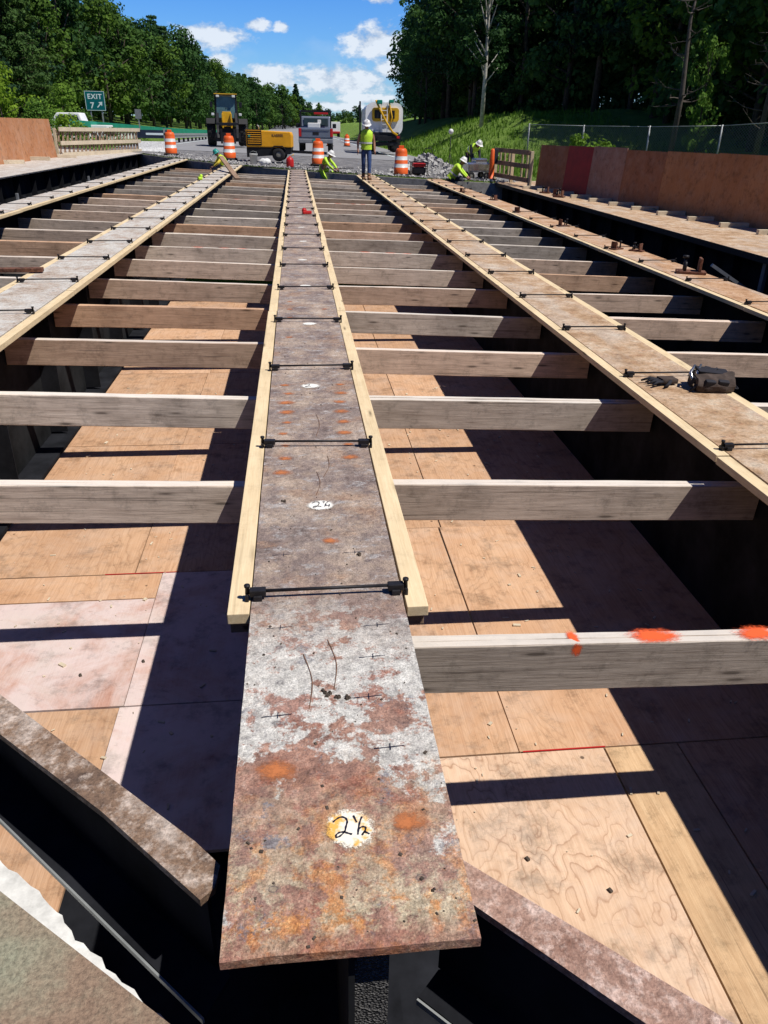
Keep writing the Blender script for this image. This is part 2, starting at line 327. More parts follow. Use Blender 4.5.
# ------------------------------------------------------------------ mesh helpers
class MB:
    def __init__(s): s.bm = bmesh.new(); s.mi = 0
    def _f(s, vs):
        try:
            f = s.bm.faces.new(vs); f.material_index = s.mi; return f
        except ValueError: return None
    def box(s, c, d, rot=None, bev=0.0, taper=None):
        """centre c, full size d, optional Matrix/Euler rotation, taper=(sx,sy) scale of top face"""
        rm = (rot if isinstance(rot, Matrix) else Euler(rot).to_matrix()) if rot is not None else Matrix.Identity(3)
        tx, ty = taper or (1, 1)
        vs = []
        for z in (-.5, .5):
            for x, y in ((-.5, -.5), (.5, -.5), (.5, .5), (-.5, .5)):
                k = (tx, ty) if z > 0 else (1, 1)
                vs.append(s.bm.verts.new(Vector(c) + rm @ Vector((x * d[0] * k[0], y * d[1] * k[1], z * d[2]))))
        fs = [s._f([vs[i] for i in q]) for q in ((3, 2, 1, 0), (4, 5, 6, 7), (0, 1, 5, 4), (1, 2, 6, 5), (2, 3, 7, 6), (3, 0, 4, 7))]
        if bev > 0:
            es = list({e for f in fs for e in f.edges})
            bmesh.ops.bevel(s.bm, geom=es, offset=bev, segments=2, profile=.6, affect='EDGES', material=s.mi)
        return s
    def bar(s, a, b, w, h=None, up=(0, 0, 1)):
        if tuple(up) == (1, 0, 0) and h: w, h = h, w
        a, b = Vector(a), Vector(b); d = b - a; L = d.length; z = d.normalized()
        x = Vector(up).cross(z)
        if x.length < 1e-4: x = Vector((1, 0, 0))
        x.normalize(); y = z.cross(x); rm = Matrix((x, y, z)).transposed()
        return s.box((a + b) / 2, (w, h or w, L), rm)
    def tube(s, pts, r, n=8, cap=True):
        pts = [Vector(p) for p in pts]; rs = r if isinstance(r, (list, tuple)) else [r] * len(pts); rings = []
        for i, p in enumerate(pts):
            d = (pts[min(i + 1, len(pts) - 1)] - pts[max(i - 1, 0)]).normalized()
            x = d.cross(Vector((0, 0, 1)));
            if x.length < .05: x = d.cross(Vector((0, 1, 0)))
            x.normalize(); y = d.cross(x)
            rings.append([s.bm.verts.new(p + rs[i] * (math.cos(2 * math.pi * k / n) * x + math.sin(2 * math.pi * k / n) * y)) for k in range(n)])
        for a, b in zip(rings, rings[1:]):
            for k in range(n):
                f = s._f([a[k], a[(k + 1) % n], b[(k + 1) % n], b[k]])
                if f: f.smooth = True
        if cap: s._f(rings[0][::-1]); s._f(rings[-1])
        return s
    def lathe(s, prof, c=(0, 0, 0), n=20, rot=None, mats=None):
        """profile of (r,z) about local z; rot turns the axis"""
        rm = Euler(rot).to_matrix() if rot is not None else Matrix.Identity(3); rings = []
        for r, z in prof:
            rings.append([s.bm.verts.new(Vector(c) + rm @ Vector((max(r, 1e-4) * math.cos(2 * math.pi * k / n), max(r, 1e-4) * math.sin(2 * math.pi * k / n), z))) for k in range(n)])
        for i, (a, b) in enumerate(zip(rings, rings[1:])):
            if mats: s.mi = mats[i]
            for k in range(n):
                f = s._f([a[k], a[(k + 1) % n], b[(k + 1) % n], b[k]])
                if f: f.smooth = True
        return s
    def poly(s, pts, th=0.0, down=(0, 0, -1)):
        """flat polygon, extruded by th along down"""
        top = [s.bm.verts.new(Vector(p)) for p in pts]; s._f(top)
        if th:
            bot = [s.bm.verts.new(Vector(p) + Vector(down) * th) for p in pts]; s._f(bot[::-1])
            for i in range(len(pts)): s._f([top[i], bot[i], bot[(i + 1) % len(pts)], top[(i + 1) % len(pts)]])
        return s
    def prism(s, prof, axis_len, c=(0, 0, 0), along='X', bev=0.0):
        """2-D profile (a,b) swept along an axis, centred"""
        def P(a, b, t):
            return {'X': (t, a, b), 'Y': (a, t, b), 'Z': (a, b, t)}[along]
        A = [s.bm.verts.new(Vector(c) + Vector(P(a, b, -axis_len / 2))) for a, b in prof]
        B = [s.bm.verts.new(Vector(c) + Vector(P(a, b, axis_len / 2))) for a, b in prof]
        fs = [s._f(A[::-1]), s._f(B)]
        for i in range(len(prof)): fs.append(s._f([A[i], A[(i + 1) % len(prof)], B[(i + 1) % len(prof)], B[i]]))
        if bev:
            bmesh.ops.bevel(s.bm, geom=list({e for f in fs if f for e in f.edges}), offset=bev, segments=2, profile=.6, affect='EDGES')
        return s
    def ball(s, c, r, sub=2, sc=(1, 1, 1)):
        res = bmesh.ops.create_icosphere(s.bm, subdivisions=sub, radius=r)
        for v in res['verts']: v.co = Vector(c) + Vector((v.co.x * sc[0], v.co.y * sc[1], v.co.z * sc[2]))
        for f in {f for v in res['verts'] for f in v.link_faces}: f.smooth = True; f.material_index = s.mi
        return s
    def mesh(s, name, mats):
        bmesh.ops.recalc_face_normals(s.bm, faces=s.bm.faces)
        me = bpy.data.meshes.new(name); s.bm.to_mesh(me); s.bm.free()
        for m in (mats if isinstance(mats, (list, tuple)) else [mats]): me.materials.append(m)
        return me
    def build(s, name, mats, parent=None, loc=(0, 0, 0), rot=(0, 0, 0), recalc=True):
        return link(name, s.mesh(name, mats), parent, loc, rot)

def link(name, data, parent=None, loc=(0, 0, 0), rot=(0, 0, 0)):
    o = bpy.data.objects.new(name, data); col.objects.link(o)
    o.location = loc; o.rotation_euler = rot
    if parent is not None: o.parent = parent
    return o
def tag(o, label=None, cat=None, group=None, kind=None):
    if label: o['label'] = label
    if cat: o['category'] = cat
    if group: o['group'] = group
    if kind: o['kind'] = kind
    return o
def thing(name, label, cat, loc=(0, 0, 0), rz=0.0, group=None):
    return tag(link(name, None, None, loc, (0, 0, rz)), label, cat, group)
def dup(root, loc, rz=None, label=None, group=None):
    r = root.copy(); col.objects.link(r); r.location = loc
    if rz is not None: r.rotation_euler = (0, 0, rz)
    if label: r['label'] = label
    if group: r['group'] = group
    for ch in list(root.children):
        c = ch.copy(); col.objects.link(c); c.parent = r
        for g in list(ch.children):
            d = g.copy(); col.objects.link(d); d.parent = c
    return r
ORD = ['first', 'second', 'third', 'fourth', 'fifth', 'sixth', 'seventh', 'eighth', 'ninth', 'tenth', 'eleventh', 'twelfth', '13th', '14th', '15th',
       '16th', '17th', '18th', '19th', '20th', '21st', '22nd', '23rd', '24th', '25th', '26th', '27th', '28th', '29th', '30th', '31st', '32nd']

# ------------------------------------------------------------------ the bridge frame
G, X0, W, LT, S, Y0, CS = 2.545, .0663, .2679, .076, 1.4402, 2.3199, .0307
ENDY = {-3: 41.5, -2: 37.5, -1: 34.2, 0: 32.6, 1: 31.3, 2: 30.5, 3: 30.2}
def gx(n): return X0 + n * G
def gz(n): return -CS * n * G
def endy(x):
    t = (x - X0) / G; a = max(-3, min(2, math.floor(t))); f = max(0, min(1, t - a))
    y = ENDY[a] * (1 - f) + ENDY[a + 1] * f
    if x < gx(-3): y += (gx(-3) - x) * .9
    return y
DEPTH = 1.32
gl = {0: 'numbered central girder whose rusted top plate carries the white spots', 1: 'girder right of the numbered one, tan rusty top, carrying the tool pouch',
      2: 'girder with orange rusty top littered with hardware, beside the dark right edge bay', 3: 'right edge girder under the plywood wall, dark web',
      -1: 'girder left of the numbered one, pale grey top plate', -2: 'girder with a pale top second left of the numbered one', -3: 'left edge girder under the leaning plywood, dark web'}
start = {0: .99, 1: -1.5, 2: -2.0, 3: -2.5, -1: 2.6, -2: 4.5, -3: 6.5}
pm = {0: 'plate_near', 1: 'plate_tan', 2: 'plate_orange', 3: 'plate_tan', -1: 'plate_pale', -2: 'plate_pale', -3: 'plate_pale'}
def rough_plate(w, y0, y1, th, jag=.0):
    """a top plate with slightly worn edges"""
    mb = MB(); r = random.Random(int(w * 1000 + y0 * 77)); bm = mb.bm
    L = []; Rr = []
    y = y0
    ys = []
    while y < y1: ys.append(y); y += .05 if y < y0 + 2.5 else .4
    ys.append(y1)
    xs = [-w, -w * .6, -w * .2, w * .2, w * .6, w]
    rows = []; rb = []
    for i, yy in enumerate(ys):
        e = jag if yy < y0 + 3 else 0
        rowt = []; rowb = []
        for j, x in enumerate(xs):
            dx = r.uniform(-e, e) * .6 if j in (0, 5) else 0
            dy = r.uniform(-e, e) * 2 if i == 0 else 0
            dz = -abs(r.uniform(0, e)) if (j in (0, 5) or i == 0) else 0
            rowt.append(bm.verts.new((x + dx, yy + dy, dz))); rowb.append(bm.verts.new((x + dx * .6, yy + dy * .5, -th)))
        rows.append(rowt); rb.append(rowb)
    for i in range(len(ys) - 1):
        for j in range(5):
            mb._f([rows[i][j], rows[i][j + 1], rows[i + 1][j + 1], rows[i + 1][j]]); mb._f([rb[i][j + 1], rb[i][j], rb[i + 1][j], rb[i + 1][j + 1]])
        mb._f([rows[i][0], rows[i + 1][0], rb[i + 1][0], rb[i][0]]); mb._f([rows[i][5], rb[i][5], rb[i + 1][5], rows[i + 1][5]])
    for j in range(5):
        mb._f([rows[0][j], rb[0][j], rb[0][j + 1], rows[0][j + 1]]); mb._f([rows[-1][j + 1], rb[-1][j + 1], rb[-1][j], rows[-1][j]])
    return mb
stiff = MB().box((0, 0, 0), (.16, .014, DEPTH - .06)).mesh('stiffener', M['web'])
for n in range(-3, 4):
    y0, y1 = start[n], ENDY[n] + .3
    t = thing('steel_girder', gl[n], 'girder', (gx(n), 0, gz(n)))
    rough_plate(W, y0, y1, .026, .0013 if n == 0 else .0).build('top_flange', M[pm[n]], t)
    MB().box((0, (y0 + y1) / 2 + .01, -.026 - (DEPTH - .026) / 2), (.014, y1 - y0 - .04, DEPTH - .03)).build('web', M['girder_web'], t)
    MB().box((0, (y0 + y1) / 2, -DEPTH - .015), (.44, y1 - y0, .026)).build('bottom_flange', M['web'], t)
    if n in (-3, 3, -2, -1, 0, 1):
        side = {-3: 1, 3: -1}.get(n, 1)
        y = Y0 + .72
        while y < y1 - .3:
            if y > y0 and (abs(n) == 3 or y < 14): link('stiffener', stiff, t, (side * .088, y, -DEPTH / 2 - .01))
            y += S
    if n == 0:
        MB().box((.045, 1.045, -DEPTH / 2 - .02), (.076, .02, DEPTH - .07)).build('end_stiffener', M['gritty'], t)
        # paint spots with handwriting
        def disc(r, c, mt, z, nm, sx=1, sy=1, par=None):
            mb = MB(); mb.poly([(math.cos(a * math.pi / 16), math.sin(a * math.pi / 16), 0) for a in range(32)])
            o = mb.build(nm, mt, par, (c[0], c[1], z)); o.scale = (r * sx, r * sy, 1); return o
        def stroke(mb, pts, w, z):
            pts = [Vector((p[0], p[1], 0)) for p in pts]
            # smooth the polyline
            out = []
            for i in range(len(pts) - 1):
                p0 = pts[max(i - 1, 0)]; p1 = pts[i]; p2 = pts[i + 1]; p3 = pts[min(i + 2, len(pts) - 1)]
                for k in range(5):
                    u = k / 5; out.append(.5 * ((2 * p1) + (p2 - p0) * u + (2 * p0 - 5 * p1 + 4 * p2 - p3) * u * u + (3 * p1 - p0 - 3 * p2 + p3) * u ** 3))
            out.append(pts[-1]); prev = None
            for i, p in enumerate(out):
                d = (out[min(i + 1, len(out) - 1)] - out[max(i - 1, 0)]); d = d.normalized() if d.length > 1e-6 else Vector((1, 0, 0))
                nn = Vector((-d.y, d.x, 0)) * w * (.5 + .12 * math.sin(i * 1.3)); a = mb.bm.verts.new(p + nn + Vector((0, 0, z))); b = mb.bm.verts.new(p - nn + Vector((0, 0, z)))
                if prev: mb._f([prev[0], a, b, prev[1]])
                prev = (a, b)
        def pxs(l, s): return [((x - 385) / 225 * s, (310 - y) / 205 * s) for x, y in l]
        TWO = [(200, 225), (250, 185), (300, 168), (345, 190), (357, 235), (340, 290), (322, 350), (270, 400), (228, 412), (228, 385), (262, 358), (310, 355), (350, 370), (400, 390)]
        HALF = [[(430, 160), (462, 248)], [(525, 182), (495, 250), (475, 330), (463, 398)], [(482, 328), (515, 308), (552, 318), (545, 358), (506, 408)], [(512, 406), (535, 372), (590, 400)]]
        QUART = [[(430, 180), (470, 165), (450, 235)], [(560, 160), (500, 260), (470, 390)], [(510, 300), (500, 350), (590, 345)], [(575, 290), (560, 410)]]
        for k in range(14):
            yy = 1.29 + 1.757 * k
            if k == 0:
                d = disc(.084, (.015, yy), M['cream_spray'], .0032, 'paint_spot', 1.0, 1.0, t)
                d['label'] = 'cream paint circle reading 2 1/2'
                mb = MB(); stroke(mb, pxs(TWO, .049), .0040, 0)
                for h in HALF: stroke(mb, pxs(h, .049), .0040, 0)
                mb.build('writing', M['ink'], t, (.015, yy, .0052))
            else:
                d = disc(.085, (0.01 - .012 * (k % 3), yy), M['white_spray'], .0032, 'paint_spot', 1.0, .78, t)
                if k < 3:
                    mb = MB(); stroke(mb, pxs(TWO, .046), .0040, 0)
                    if k == 1:
                        for h in QUART: stroke(mb, pxs(h, .046), .0036, 0)
                    mb.build('writing', M['ink'], t, (0.01 - .012 * k, yy, .0052))
        spots = [(-.165, 1.49, 1.0), (.155, 1.30, .8), (0.03, 2.72, .7)] + [(s_ * .165 + rnd.uniform(-.015, .015), 3.42 + .176 * j, rnd.uniform(.5, 1)) for s_ in (-1, 1) for j in range(9) if rnd.random() < .75] + [(s_ * .16, 6.1 + .35 * j, .6) for s_ in (-1, 1) for j in range(6) if rnd.random() < .5]
        for (sx_, sy_, k_) in spots: disc(.085 * k_, (sx_, sy_), M['orange_spray'], .0024, 'orange_spray_spot', 1.25, .9, t)
        # torch scratches and chalk ticks
        mb = MB()
        for (a, b_) in [((-.09, 1.98), (-.075, 1.72)), ((-.01, 2.05), (0.0, 1.80)), ((.02, 3.35), (.05, 3.62)), ((.0, 3.9), (.01, 4.25)), ((-.02, 3.15), (-.01, 3.42))]:
            stroke(mb, [a, ((a[0] + b_[0]) / 2 + .018, (a[1] + b_[1]) / 2), b_], .0028, 0)
        mb.build('scratch_marks', M['bolt'], t, (0, 0, .0026))
        for (cx, cy) in [(-.165, 1.70), (-.165, 2.13), (.10, 1.76), (.14, 1.55), (.16, 2.12), (-.16, 2.62), (.12, 2.62), (.13, 1.95)]:
            mb = MB(); stroke(mb, [(cx - .045, cy - .003), (cx, cy), (cx + .04, cy + .003)], .0022, 0); stroke(mb, [(cx, cy - .012), (cx + .001, cy + .014)], .0022, 0.0002); mb.build('chalk_tick', M['ink'], t, (0, 0, .0028))

# sawn ledger timbers clamped along the flanges
side_word = {-1: 'left', 1: 'right'}
led_lab = {0: 'numbered central girder', 1: 'girder that carries the tool pouch', 2: 'hardware-littered girder', -1: 'pale girder just left of centre', -2: 'pale girder second left of centre'}
LEDY = {0: 2.22, 1: -1.2, 2: -1.8, -1: 2.8, -2: 4.8}
for n, sides in ((0, (-1, 1)), (1, (-1, 1)), (2, (-1,)), (-1, (-1, 1)), (-2, (1,))):
    for s in sides:
        yb = LEDY[n]; ye = ENDY[n] - .05
        mb = MB(); y = yb; k = 0
        while y < ye:
            e = min(y + 4.88, ye)
            mb.box((rnd.uniform(-.003, .003), (y + e) / 2, rnd.uniform(-.003, .002)), (LT, e - y - .014, .042), (0, 0, rnd.uniform(-.0016, .0016)), bev=.003); y = e
        o = mb.build('ledger_timber', M['ledger'], None, (gx(n) + s * (W + .008 + LT / 2), 0, gz(n) - .023))
        tag(o, 'cream sawn timber on the %s edge of the %s' % (side_word[s], led_lab[n]), 'timber', 'ledger timbers along the girders')
for s in (-1, 1):
    o = MB().box((0, 0, 0), (.06, .10, .05), bev=.003).build('packing_block', M['oldlumber_y'], None, (gx(0) + s * (W + .045), 2.30, -.071))
    tag(o, 'small brown wood block under the near end of the cream timber, %s side' % side_word[s], 'wood block', 'packing blocks')

# tie rods with clamps
def make_tie():
    t = thing('tie_rod', 'x', 'tie rod', (0, 0, 0), 0, 'tie rods across the girder tops')
    MB().tube([(-W + .03, 0, .030), (W - .03, 0, .030)], .0062, 8).build('rod', M['black_iron'], t)
    cm = MB().box((0, 0, .026), (.058, .032, .025), bev=.004).box((.0, 0, .010), (.03, .05, .02), bev=.003).box((-.038, 0, -.02), (.012, .04, .085), bev=.003).mesh('clamp', M['black_iron'])
    bm_ = MB().lathe([(0, .02), (.009, .02), (.007, .048), (.011, .048), (.011, .057), (0.0, .057)], n=8).mesh('bolt', M['black_iron'])
    for s in (-1, 1):
        c = link('clamp', cm, t, (s * (W - .022), 0, 0), (0, 0, 0 if s < 0 else math.pi))
        link('bolt', bm_, c, (-.036, 0, .0))
    return t
tie = make_tie(); first = True
for n in range(-2, 3):
    i = 0
    for k in range(0, 26):
        y = Y0 + k * S + .0
        if n and y < LEDY[n] + .1: continue
        if y > ENDY[n] - .3: break
        if n == 2 and rnd.random() < .15: i += 1; continue
        lab = 'black tie rod, %s from the near end of the %s' % (ORD[i], led_lab[n])
        loc = (gx(n), y + (rnd.uniform(-.04, .04) if k else 0), gz(n)); rz = rnd.uniform(-.05, .05) + (.0 if n == 0 else .02)
        if first: tie.location = loc; tie['label'] = lab; first = False
        else: dup(tie, loc, rz, lab)
        i += 1

# doubled timber joists
jm = []; jo = []
for v in range(6):
    mb = MB(); L = G - .035
    r = random.Random(v)
    for j, (yy, dz) in enumerate(((-.0215, 0.0), (.0215, r.uniform(-.006, .004)))):
        c_ = .004; L2 = L / 2 - r.uniform(0, .01); ring_ = None
        sec = [(-.02 + c_, 0), (.02 - c_, 0), (.02, -c_), (.02, -.218 + c_), (.02 - c_, -.218), (-.02 + c_, -.218), (-.02, -.218 + c_), (-.02, -c_)]
        for q_ in range(13):
            xx = -L2 + 2 * L2 * q_ / 12
            rg = [mb.bm.verts.new((xx, yy + a_ + r.uniform(-.0008, .0008), b_ + dz + r.uniform(-.0012, .0012))) for a_, b_ in sec]
            if ring_:
                for k_ in range(8): mb._f([ring_[k_], ring_[(k_ + 1) % 8], rg[(k_ + 1) % 8], rg[k_]])
            else: mb._f(rg[::-1])
            ring_ = rg
        mb._f(ring_)
    for v_ in mb.bm.verts: v_.co.z += .006 * math.sin(v_.co.x * 1.3 + v) ; v_.co.y += .004 * math.sin(v_.co.x * 2.1 + 2 * v)
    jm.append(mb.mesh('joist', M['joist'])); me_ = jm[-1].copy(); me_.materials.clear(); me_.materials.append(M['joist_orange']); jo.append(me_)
baylab = {-2: 'bay between the pale left girders', -1: 'bay left of the numbered girder', 0: 'bay right of the numbered girder', 1: 'bay right of the pouch girder'}
for b in (-2, -1, 0, 1):
    xm = gx(b) + G / 2; i = 0
    for k in range(0, 26):
        if k < {-2: 4, -1: 1, 0: 0, 1: 0}[b]: continue
        y = Y0 + k * S - .02 + (rnd.uniform(-.03, .03) if k > 2 else 0)
        if y > endy(xm) - .6: break
        z = -.2 - CS * (xm - X0) + (rnd.uniform(-.015, .01) if k > 2 else 0)
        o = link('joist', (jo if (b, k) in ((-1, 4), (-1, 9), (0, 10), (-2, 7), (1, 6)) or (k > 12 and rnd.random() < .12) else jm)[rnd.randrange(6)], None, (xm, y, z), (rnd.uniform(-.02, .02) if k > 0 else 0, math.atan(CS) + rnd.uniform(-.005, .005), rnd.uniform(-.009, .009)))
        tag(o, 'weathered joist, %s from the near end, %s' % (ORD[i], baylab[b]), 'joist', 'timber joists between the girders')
        if b == 0 and k == 0:
            for (px, sx, rot) in ((1.0, .55, 0), (1.33, 2.5, 0), (1.75, 2.2, 0)):
                mb = MB(); mb.poly([(math.cos(a * math.pi / 16), math.sin(a * math.pi / 16), 0) for a in range(32)])
                d = mb.build('paint_daub', M['red_spray'], o, (px - xm + .0, 0, .0035)); d.scale = (.075 * sx, .085, 1)
            mb = MB(); mb.poly([(math.cos(a * math.pi / 16), math.sin(a * math.pi / 16), 0) for a in range(32)])
            d = mb.build('paint_daub', M['red_spray'], o, (1.005 - xm, -.0445, -.022), (R(90), 0, 0)); d.scale = (.040, .052, 1)
        if k in (7, 13) and b in (-1, 0):
            for px in (-.3, .1, .35):
                mb = MB(); mb.poly([(math.cos(a * math.pi / 8), math.sin(a * math.pi / 8), 0) for a in range(16)])
                d = mb.build('paint_daub', M['red_spray'], o, (px, 0, .006)); d.scale = (.16, .05, 1)
        i += 1

# plywood floor sheets lying on the bottom flanges
def sheet(x0, x1, y0, y1, mt, lab, z=-1.30, nm='plywood_sheet', rz=0, cut=None):
    cx, cy = (x0 + x1) / 2, (y0 + y1) / 2
    mb = MB()
    if cut: mb.poly([(x0 + .0025 - cx, cut[0] - cy, .009), (x1 - .0025 - cx, cut[1] - cy, .009), (x1 - .0025 - cx, y1 - .003 - cy, .009), (x0 + .0025 - cx, y1 - .003 - cy, .009)], .018)
    else: mb.box((0, 0, 0), (x1 - x0 - .005, y1 - y0 - .006, .018), bev=.001)
    o = mb.build(nm, M[mt], None, (cx, cy, z - .009), (rnd.uniform(-.002, .002), rnd.uniform(-.002, .002), rz + rnd.uniform(-.003, .003)))
    return tag(o, lab, 'plywood', 'plywood sheets on the floor of the bays')
zf = -1.30
sheet(-2.46, -1.01, 3.32, 4.38, 'ply_pink', 'pink-white stained plywood floor sheet left of the numbered plate, wide one')
sheet(-2.46, -1.01, 4.385, 4.70, 'ply_tan', 'reddish strip of plywood at the far edge of the pink stained sheet')
sheet(-1.01, .05, 3.32, 4.70, 'ply_pink', 'narrow pink stained plywood sheet, mostly in shadow beside the numbered girder')
sheet(-2.46, -1.03, 1.25, 3.315, 'ply_tan', 'tan plywood offcut behind the rusted bracing end, left side')
sheet(-1.03, .05, 2.35, 3.315, 'ply_pink', 'pink plywood strip running down into shadow left of the numbered plate')
ys = [4.705, 7.14, 9.58, 12.02, 14.46]
for i in range(4):
    sheet(-2.46, -1.2 + .02 * i, ys[i], ys[i + 1], 'ply_tan', 'tan plywood floor sheet %s past the pink ones, outer column of left bay' % ORD[i])
    sheet(-1.2 + .02 * i, .05, ys[i], ys[i + 1], 'ply_tan', 'tan plywood floor sheet %s past the pink ones, beside the central girder, left' % ORD[i])
sheet(.08, 1.47, 1.12, 2.80, 'ply_peach', 'large peach plywood sheet with swirling grain, bottom right of the picture', cut=(2.5, 1.17))
sheet(1.475, 1.86, 1.12, 2.80, 'ply_board', 'straight-grained tan plank beside the swirling peach plywood sheet', cut=(1.17, .8))
sheet(1.865, 2.60, 1.12, 2.80, 'ply_tan', 'shaded plywood sheet between the straight tan plank and the right girder')
ys = [2.805, 5.24, 7.68, 10.12, 12.56, 15.0]
for i in range(5):
    sheet(.08, 1.03 + .02 * i, ys[i], ys[i + 1], 'ply_tan', 'orange-tan plywood floor sheet %s past the peach one, beside the central girder, right' % ORD[i])
    sheet(1.035 + .02 * i, 2.60, ys[i], ys[i + 1], 'ply_tan', 'orange-tan plywood floor sheet %s past the peach one, outer column of right bay' % ORD[i])
# red chalk lines on the seams
for (x0, x1, y, lab) in ((-1.4, -.9, 4.703, 'red chalk line at the far edge of the pink stained sheets'), (1.05, 1.48, 2.803, 'red edge line at the far end of the peach plywood sheet')):
    tag(MB().box(((x0 + x1) / 2, y, -1.297), (x1 - x0, .007, .004)).build('red_batten', M['red_paint']), lab, 'batten')
# nails and chips on the near sheets
for (x, y, w) in ((1.05, 1.72, .03), (.9, 2.18, .02), (1.28, 1.55, .025), (.62, 2.3, .015), (1.2, 2.0, .02), (-1.3, 3.6, .02), (-1.9, 3.5, .03), (-.97, 3.7, .02)):
    tag(MB().box((0, 0, 0), (w, w * .7, .012), (0, 0, w * 100), bev=.002).build('wood_chip', M['bark'], None, (x, y, -1.295)), 'tiny dark wood chip lying on the plywood floor', 'wood chip', 'wood chips on the plywood')

mb = MB(); r = random.Random(17)
for i in range(420):
    if i % 2: x, y = r.uniform(-2.4, 0), r.uniform(2.6, 9)
    else: x, y = r.uniform(.2, 2.4), r.uniform(1.5, 9)
    s_ = r.uniform(.003, .012) * (1 if r.random() < .9 else 2)
    mb.box((x, y, -1.295), (s_ * r.uniform(1, 4), s_, s_ * .5), (0, 0, r.uniform(0, 3)))
tag(mb.build('debris', M['lumber_x']), 'sawdust and small chips strewn over the plywood floor', 'debris', kind='stuff')
mb = MB()
for i in range(150):
    x, y = r.uniform(-.2, .33), 1.0 + r.random() ** 1.5 * 5; s_ = r.uniform(.0015, .006)
    mb.box((x, y, s_ * .3), (s_ * r.uniform(1, 2.5), s_ * r.uniform(1, 2), s_ * .7), (0, 0, r.uniform(0, 3)), taper=(.6, .6))
for (x, y) in ((.05, 1.78), (.075, 1.77), (.10, 1.76), (.035, 1.79), (.20, 2.6), (-.1, 3.1)):
    for q in range(4): mb.box((x + r.uniform(-.008, .008), y + r.uniform(-.008, .008), .004), (.012, .009, .008), (0, 0, r.uniform(0, 3)), taper=(.5, .6))
tag(mb.build('debris', M['bark']), 'dark flakes of rust scale lying on the numbered plate', 'debris', kind='stuff')

# diagonal end bracing (skewed beams at the near end)
def diag(name, lab, tip, tipb, far, farb, mt, zt, parts):
    t = thing(name, lab, 'bracing beam', (0, 0, 0))
    for p in parts: p(t)
    return t
zt = -.09
t = thing('bracing_beam', 'scaled rusty diagonal beam on the left whose cut end stops at the numbered plate', 'bracing beam')
MB().poly([(-2.20, 3.20, zt), (-2.29, 3.06, zt), (-1.66, 2.46, zt), (-.90, 1.79, zt), (-.55, 1.48, zt), (-.27, 1.20, zt), (-.24, 1.23, zt), (-.232, 1.29, zt), (-.30, 1.365, zt), (-.97, 1.98, zt), (-1.6, 2.57, zt)], .022).build('top_flange', M['diaph'], t)
MB().poly([(-.265, 1.25, zt - .022), (-.258, 1.26, zt - .022), (-2.1, 3.09, zt - .022), (-2.107, 3.08, zt - .022)], .308).build('web', M['web'], t)
zl = -.42
MB().poly([(-.280, 1.131, zl), (-.228, 1.225, zl), (-.245, 1.28, zl), (-.62, 1.66, zl), (-1.9, 2.95, zl), (-2.0, 2.80, zl), (-.965, 1.785, zl)], .018).build('bottom_flange', M['web'], t)
MB().poly([(-.282, 1.128, zl + .002), (-.286, 1.124, zl + .002), (-.969, 1.781, zl + .002), (-2.006, 2.753, zl + .002), (-2.0, 2.757, zl + .002), (-.963, 1.783, zl + .002)], .018).build('painted_lit_edge', M['galv'], t)  # pale strip laid along the dark flange as its sunlit edge
t = thing('bracing_beam', 'pitted reddish diagonal beam running from under the numbered plate to bottom right', 'bracing beam')
MB().poly([(.08, 1.50, zt), (.09, 1.39, zt), (.36, 1.125, zt), (.62, .865, zt), (1.5, 0, zt), (1.66, .02, zt), (.82, .825, zt), (.35, 1.255, zt), (.14, 1.46, zt)], .022).build('top_flange', M['diaph_r'], t)
MB().poly([(.30, 1.20, zt - .022), (.31, 1.21, zt - .022), (1.56, -.03, zt - .022), (1.55, -.04, zt - .022)], .308).build('web', M['web'], t)
MB().poly([(.239, 1.131, zl), (.30, 1.194, zl), (.40, 1.20, zl), (1.6, .0, zl), (1.5, -.08, zl), (.374, 1.0, zl)], .018).build('bottom_flange', M['web'], t)
MB().poly([(.237, 1.127, zl + .002), (.374, .996, zl + .002), (1.498, -.084, zl + .002), (1.494, -.088, zl + .002), (.370, .992, zl + .002), (.233, 1.123, zl + .002)], .020).build('painted_lit_edge', M['galv'], t)  # same pale strip, sunlit edge put into the colour
zc = -.16
t = thing('corner_beam', 'brown and green stained steel beam crossing the bottom left corner', 'beam')
MB().poly([(-.755, 1.315, zc), (-.33, .985, zc), (.25, .53, zc), (.1, .30, zc), (-.9, 1.08, zc), (-1.9, 1.9, zc), (-1.6, 1.98, zc)], .03).build('top_flange', M['corner'], t)
MB().poly([(-.42, .94, zc - .03), (-.41, .95, zc - .03), (-1.65, 1.85, zc - .03), (-1.66, 1.84, zc - .03)], .5).build('web', M['web'], t)
# chalky abutment concrete in the bottom left
mb = MB(); r = random.Random(5)
A = [(-1.49 + 1.10 * k / 44 + .02 * math.sin(math.pi * k / 44), 2.135 - .968 * k / 44 + .02 * math.sin(math.pi * k / 44)) for k in range(45)]
mb.poly([(x + r.uniform(-.007, .007) + .010 * math.sin(x * 13), y + r.uniform(-.007, .007), -.50) for x, y in A] + [(-.5, 1.05, -.5), (-.9, 1.38, -.5), (-1.6, 1.9, -.5)], .5)
tag(mb.build('concrete_ledge', M['concrete_white']), 'chalk-white broken concrete ledge beside the stained corner beam', 'concrete ledge')
sheet(-2.4, -.95, .7, 1.24, 'ply_peach', 'pale plywood offcut in the bottom left corner beside the white concrete', z=-1.31)

